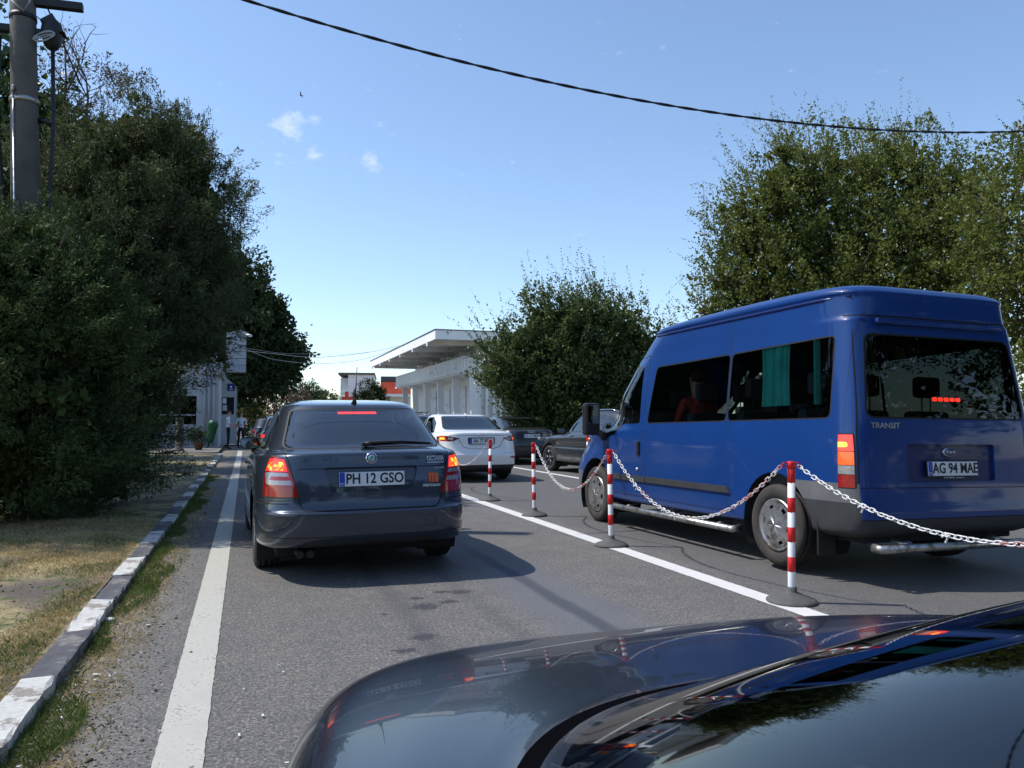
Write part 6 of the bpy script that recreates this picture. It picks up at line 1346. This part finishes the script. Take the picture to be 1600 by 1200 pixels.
p5 = barrier_post(3.53, 14.85, 'farthest barrier post, half hidden beside the liftback lamp', R(95)); p6 = barrier_post(7.05, 15.6, 'barrier post behind the van bonnet before the SUV door', R(-85))
p0 = barrier_post(3.62, 1.75, 'barrier post outside the view holding the near chain end', R(95))
def link_mesh(m):
    b = MB(); N = 16; pts = []
    for k in range(N+1):
        a = 2*math.pi*k/N; pts.append((.0175*math.copysign(abs(math.cos(a))**.8, math.cos(a))+(.0075 if math.cos(a) > 0 else -.0075 if math.cos(a) < 0 else 0), .0125*math.sin(a), 0))
    b.tube(pts, .0038, 6, False); b.mt(m); b.mats = [m]; b.m = [0]*len(b.m); return b
LK = []
for m in (M['chain_white'], M['chain_pink']):
    b = link_mesh(m); o = b.build('chain_link'); LK.append(o.data); bpy.data.objects.remove(o)
def chain(a, c, sag, label, pink=lambda u: 0, knot=None, links=True):
    e = empty('barrier_chain', a); tag(e, label, 'chain', 'plastic barrier chains')
    a, c = Vector(a), Vector(c); N = 200; pts = [a.lerp(c, k/N)-Vector((0, 0, sag*4*(k/N)*(1-k/N))) for k in range(N+1)]; cum = [0]
    for k in range(N): cum.append(cum[-1]+(pts[k+1]-pts[k]).length)
    step = .0395; n = int(cum[-1]/step); j = 0
    for i in range(n):
        l = (i+.5)*step
        while cum[j+1] < l: j += 1
        p = pts[j].lerp(pts[j+1], (l-cum[j])/(cum[j+1]-cum[j])); d = (pts[j+1]-pts[j]).normalized()
        o = link('chain_link', LK[1 if pink(i/n) > random.random() else 0], e, p-a+Vector((random.uniform(-.002, .002), 0, random.uniform(-.002, .002))))
        q = d.to_track_quat('X', 'Z'); o.rotation_mode = 'QUATERNION'
        from mathutils import Quaternion
        o.rotation_quaternion = q @ Quaternion((1, 0, 0), (math.pi/2 if i % 2 else 0)+random.uniform(-.3, .3)+.7)
    for u in (knot or ()):
        k = int(u*N); b = MB(); p = pts[k]-a; b.tube([p+Vector((0, 0, .01)), p+Vector((.01, 0, -.02)), p+Vector((-.005, 0, -.045))], .006, 6); b.tube([p+Vector((-.03, 0, -.01)), p, p+Vector((.03, 0, -.012))], .005, 6); b.build('chain_knot', M['chain_white'], e)
    return e
up = lambda p, dx=0, dy=0: Vector((p.x+dx, p.y+dy, .945))
chain(up(posts[0], .06, -.02), up(p0, -.01, .06), .315, 'near chain sagging to the right from the nearest post across the van bumper', lambda u: .06, (.22, .45))
chain(up(posts[0], -.065, .01), up(posts[1], .0, -.066), .50, 'chain between the nearest and second posts before the van side', lambda u: .55 if u < .3 else .04, (.55, .62, .82))
chain(up(posts[1], .0, .066), up(posts[2], .0, -.066), .48, 'chain between the second and third posts beside the van bonnet', lambda u: .5 if u < .45 else .03, (.55,))
chain(up(posts[3], .0, .066), up(p5, .0, -.066), .45, 'chain behind the liftback across the white sedan bumper', lambda u: .15)
chain(up(p6, .0, -.066), Vector((7.05, 12.9, .945)), .30, 'chain from the far post hidden behind the van bonnet', lambda u: .2)

# ------------------------------------------------------------------ people
def person(name_label, x, y, rz, h=1.75, z=0, pose='stand', top='shirt_white', bottom='trousers', hair='hair', sleeves=True, cat='person', group=None):
    k = h/1.75; e = empty('person', (x, y, z), rz); tag(e, name_label, cat, group)
    # joints: facing -Y locally
    J = dict(pel=(0, 0, .94), wst=(0, .01, 1.08), chs=(0, .01, 1.28), nek=(0, .01, 1.46), hd0=(0, -.01, 1.56), hd1=(0, -.02, 1.66), hdt=(0, -.01, 1.745), sl=(.17, .01, 1.41), sr=(-.17, .01, 1.41), hl=(.095, 0, .90), hr=(-.095, 0, .90), kl=(.105, -.02, .50), kr=(-.105, .0, .50), al=(.11, .02, .09), ar=(-.11, .03, .09), tl=(.13, -.15, .035), tr=(-.13, -.14, .035))
    if pose == 'arms': J.update(el=(.25, .02, 1.14), er=(-.25, .02, 1.14), wl=(.10, -.24, 1.14), wr=(-.10, -.24, 1.12), fl=(.03, -.28, 1.16), fr=(-.03, -.28, 1.13))
    elif pose == 'lean': J.update(el=(.24, -.06, 1.16), er=(-.24, -.02, 1.15), wl=(.20, -.27, 1.06), wr=(-.22, -.2, .98), fl=(.19, -.35, 1.05), fr=(-.21, -.28, .95))
    elif pose == 'sit':
        J.update(kl=(.13, -.45, .92), kr=(-.13, -.45, .92), al=(.13, -.47, .5), ar=(-.13, -.47, .5), tl=(.13, -.62, .45), tr=(-.13, -.62, .45), el=(.24, -.02, 1.17), er=(-.24, -.02, 1.17), wl=(.15, -.25, 1.05), wr=(-.15, -.25, 1.05), fl=(.1, -.32, 1.06), fr=(-.1, -.32, 1.06))
    else: J.update(el=(.24, .02, 1.13), er=(-.24, .02, 1.13), wl=(.25, -.05, .88), wr=(-.25, -.05, .88), fl=(.25, -.07, .79), fr=(-.25, -.07, .79))
    RAD = dict(pel=(.155, .115), wst=(.135, .10), chs=(.165, .115), nek=(.055, .058), hd0=(.062, .072), hd1=(.078, .095), hdt=(.05, .06), sl=(.062,)*2, sr=(.062,)*2, el=(.043,)*2, er=(.043,)*2, wl=(.03,)*2, wr=(.03,)*2, fl=(.035, .02), fr=(.035, .02), hl=(.095,)*2, hr=(.095,)*2, kl=(.062,)*2, kr=(.062,)*2, al=(.042,)*2, ar=(.042,)*2, tl=(.04, .03), tr=(.04, .03))
    EDG = [('pel', 'wst'), ('wst', 'chs'), ('chs', 'nek'), ('nek', 'hd0'), ('hd0', 'hd1'), ('hd1', 'hdt'), ('chs', 'sl'), ('sl', 'el'), ('el', 'wl'), ('wl', 'fl'), ('chs', 'sr'), ('sr', 'er'), ('er', 'wr'), ('wr', 'fr'), ('pel', 'hl'), ('hl', 'kl'), ('kl', 'al'), ('al', 'tl'), ('pel', 'hr'), ('hr', 'kr'), ('kr', 'ar'), ('ar', 'tr')]
    ks = list(J); me = bpy.data.meshes.new('body'); me.from_pydata([tuple(c*k for c in J[q]) for q in ks], [(ks.index(a), ks.index(c)) for a, c in EDG], [])
    o = link('body', me, e); md = o.modifiers.new('skin', 'SKIN'); md.use_smooth_shade = True; md.branch_smoothing = .6
    for i, q in enumerate(ks): me.skin_vertices[0].data[i].radius = tuple(r*k for r in RAD[q])
    me.skin_vertices[0].data[ks.index('pel')].use_root = True
    o.modifiers.new('sub', 'SUBSURF').levels = 1; o.modifiers['sub'].render_levels = 1
    bpy.context.view_layer.update(); m2 = bpy.data.meshes.new_from_object(o.evaluated_get(bpy.context.evaluated_depsgraph_get())); o.modifiers.clear(); o.data = m2
    for m in (M['skin'], M[top], M[bottom], M['black']): m2.materials.append(m)
    for f in m2.polygons:
        c = f.center/k; f.use_smooth = True
        arm = abs(c.x) > .19 or (pose in ('arms', 'sit', 'lean') and c.y < -.13 and c.z > (1.0 if pose == 'sit' else .8))
        if c.z > 1.475: mi = 0
        elif arm and c.z < 1.17 and c.z > .7 and not (pose == 'sit' and c.z < 1.0): mi = 0
        elif c.z > .99: mi = 1
        elif c.z > .09: mi = 2
        else: mi = 3
        if pose == 'sit' and c.z < .99: mi = 2
        f.material_index = mi
    b = MB(); b.mt(M[hair]); b.sphere((0, .018*k, 1.685*k), .098*k, 10, (.86, 1.02, .90)); b.build('hair', None, e)
    b = MB(); b.mt(M['skin']); b.sphere((0, -.112*k, 1.635*k), .016*k, 6, (.8, 1.2, 1.4)); b.sphere((.082*k, 0, 1.64*k), .02*k, 6, (.4, .8, 1.3)); b.sphere((-.082*k, 0, 1.64*k), .02*k, 6, (.4, .8, 1.3)); b.mt(M['hair']); b.sphere((.03*k, -.098*k, 1.665*k), .009*k, 5); b.sphere((-.03*k, -.098*k, 1.665*k), .009*k, 5); b.box(-.022*k, .022*k, -.108*k, -.095*k, 1.592*k, 1.598*k); b.build('face', None, e)
    return e
q = P(357, 660, 35.5); person('officer in white shirt and dark trousers standing before the booth window', q.x, q.y, R(95), 1.78, pose='lean', group='officers by the booth')
q = P(377, 660, 37.5); person('officer in white shirt with folded arms beside the dark car', q.x, q.y, R(15), 1.75, pose='arms', group='officers by the booth')
q = P(589, 660, 16.5); person('brown haired person walking beyond the liftback roof', q.x, q.y, R(160), 1.72, pose='stand', hair='hair_brown')

# ------------------------------------------------------------------ vehicles in place
sk = graphite_liftback(); place(sk, .97, 6.20, 1.4, roll=-.5)
gm = garment('pale green grey garment crumpled on the liftback parcel shelf')
gm.location = Matrix.Rotation(R(1.4), 3, 'Z') @ Vector((-.10, .56, 0))+Vector((.97, 6.20, .965)); gm.rotation_euler = (0, 0, R(1.4))
van = blue_van(); place(van, 5.265, 4.70, 1.2, pitch=0, roll=.8)
van.rotation_euler = (R(-.5), R(.7), R(1.2)); van.location.z = .03
vm = Matrix.Translation(van.location) @ van.rotation_euler.to_matrix().to_4x4()
for (y0, y1, lb) in ((.86, 1.22, 'wide teal curtain hanging in the rear side window of the van'), (.50, .545, 'narrow teal curtain edge behind the wide one in the van')):
    o = link('curtain', curtain(-.865, y0, y1, 1.36, 1.90, lb)); o.matrix_world = vm; tag(o, lb, 'curtain', 'teal curtains in the van')
pz = vm @ Vector((-.62, 2.62, .10))
pp = person('passenger in red patterned top seated behind the van side window', pz.x, pz.y, R(181.2), 1.70, z=pz.z, pose='sit', top='pattern', cat='person')
ws_ = white_sedan(); place(ws_, 4.68, 15.65, 1.0)
au = silver_grey_sedan(); place(au, 7.95, 21.5, 0)
sv = suv(); place(sv, 8.75, 15.35, 7.0); sv.scale = (1, 1, .93)
es = estate('dark estate car with silver roof bars hidden beyond the white sedan', M['p_navy']); place(es, 4.92, 23.6, 0)
es2 = estate('dark hatchback with red lamp beside the officers ahead of the liftback', M['p_navy'], H=1.46, rails=False, txt='B 30 LMA'); place(es2, 1.18, 20.5, 0)
es3 = estate('small dark blue car parked far ahead beyond the officers', M['p_char'], H=1.45, rails=False, txt='B 12 ABC', lit=False); place(es3, 1.1, 33.5, 0)
cc = camera_side_car(); place(cc, .885, -2.36, 0)

# ------------------------------------------------------------------ birds
M['bird'] = mat('dark bird feathers', (.02, .02, .025), .8)
def bird(px, py, d, sc, roll, label):
    p_ = P(px, py, d); e = MB(); e.mt(M['bird']); 
    e.sphere((0, 0, 0), .07, 8, (.8, 2.0, .8)); e.add([(.03, .06, 0), (.03, -.06, 0), (.38, -.10, .12), (.22, .05, .07)], [(0, 1, 2, 3)]); e.add([(.03, .06, -.01), (.03, -.06, -.01), (.38, -.10, .11), (.22, .05, .06)], [(0, 1, 2, 3)])
    e.add([(-.03, .06, 0), (-.03, -.06, 0), (-.36, -.12, .16), (-.22, .05, .09)], [(0, 1, 2, 3)]); e.add([(-.03, -.12, 0), (.03, -.12, 0), (.05, -.28, 0), (-.05, -.28, 0)], [(0, 1, 2, 3)])
    o = e.build('bird', None, loc=p_); o.rotation_euler = (.3, roll, 1.0); o.scale = (sc,)*3; tag(o, label, 'bird', 'birds in the sky')
bird(470, 149, 60, .8, .5, 'dark bird high above the small clouds'); bird(391, 344, 60, .5, .2, 'tiny bird beside the top right of the juniper'); bird(486, 508, 60, .6, -.4, 'small bird right of the round tree'); bird(476, 601, 60, .5, .1, 'tiny bird low over the pine')
bird(402, 357, 70, .4, .1, 'faintest tiny bird right of the juniper edge')
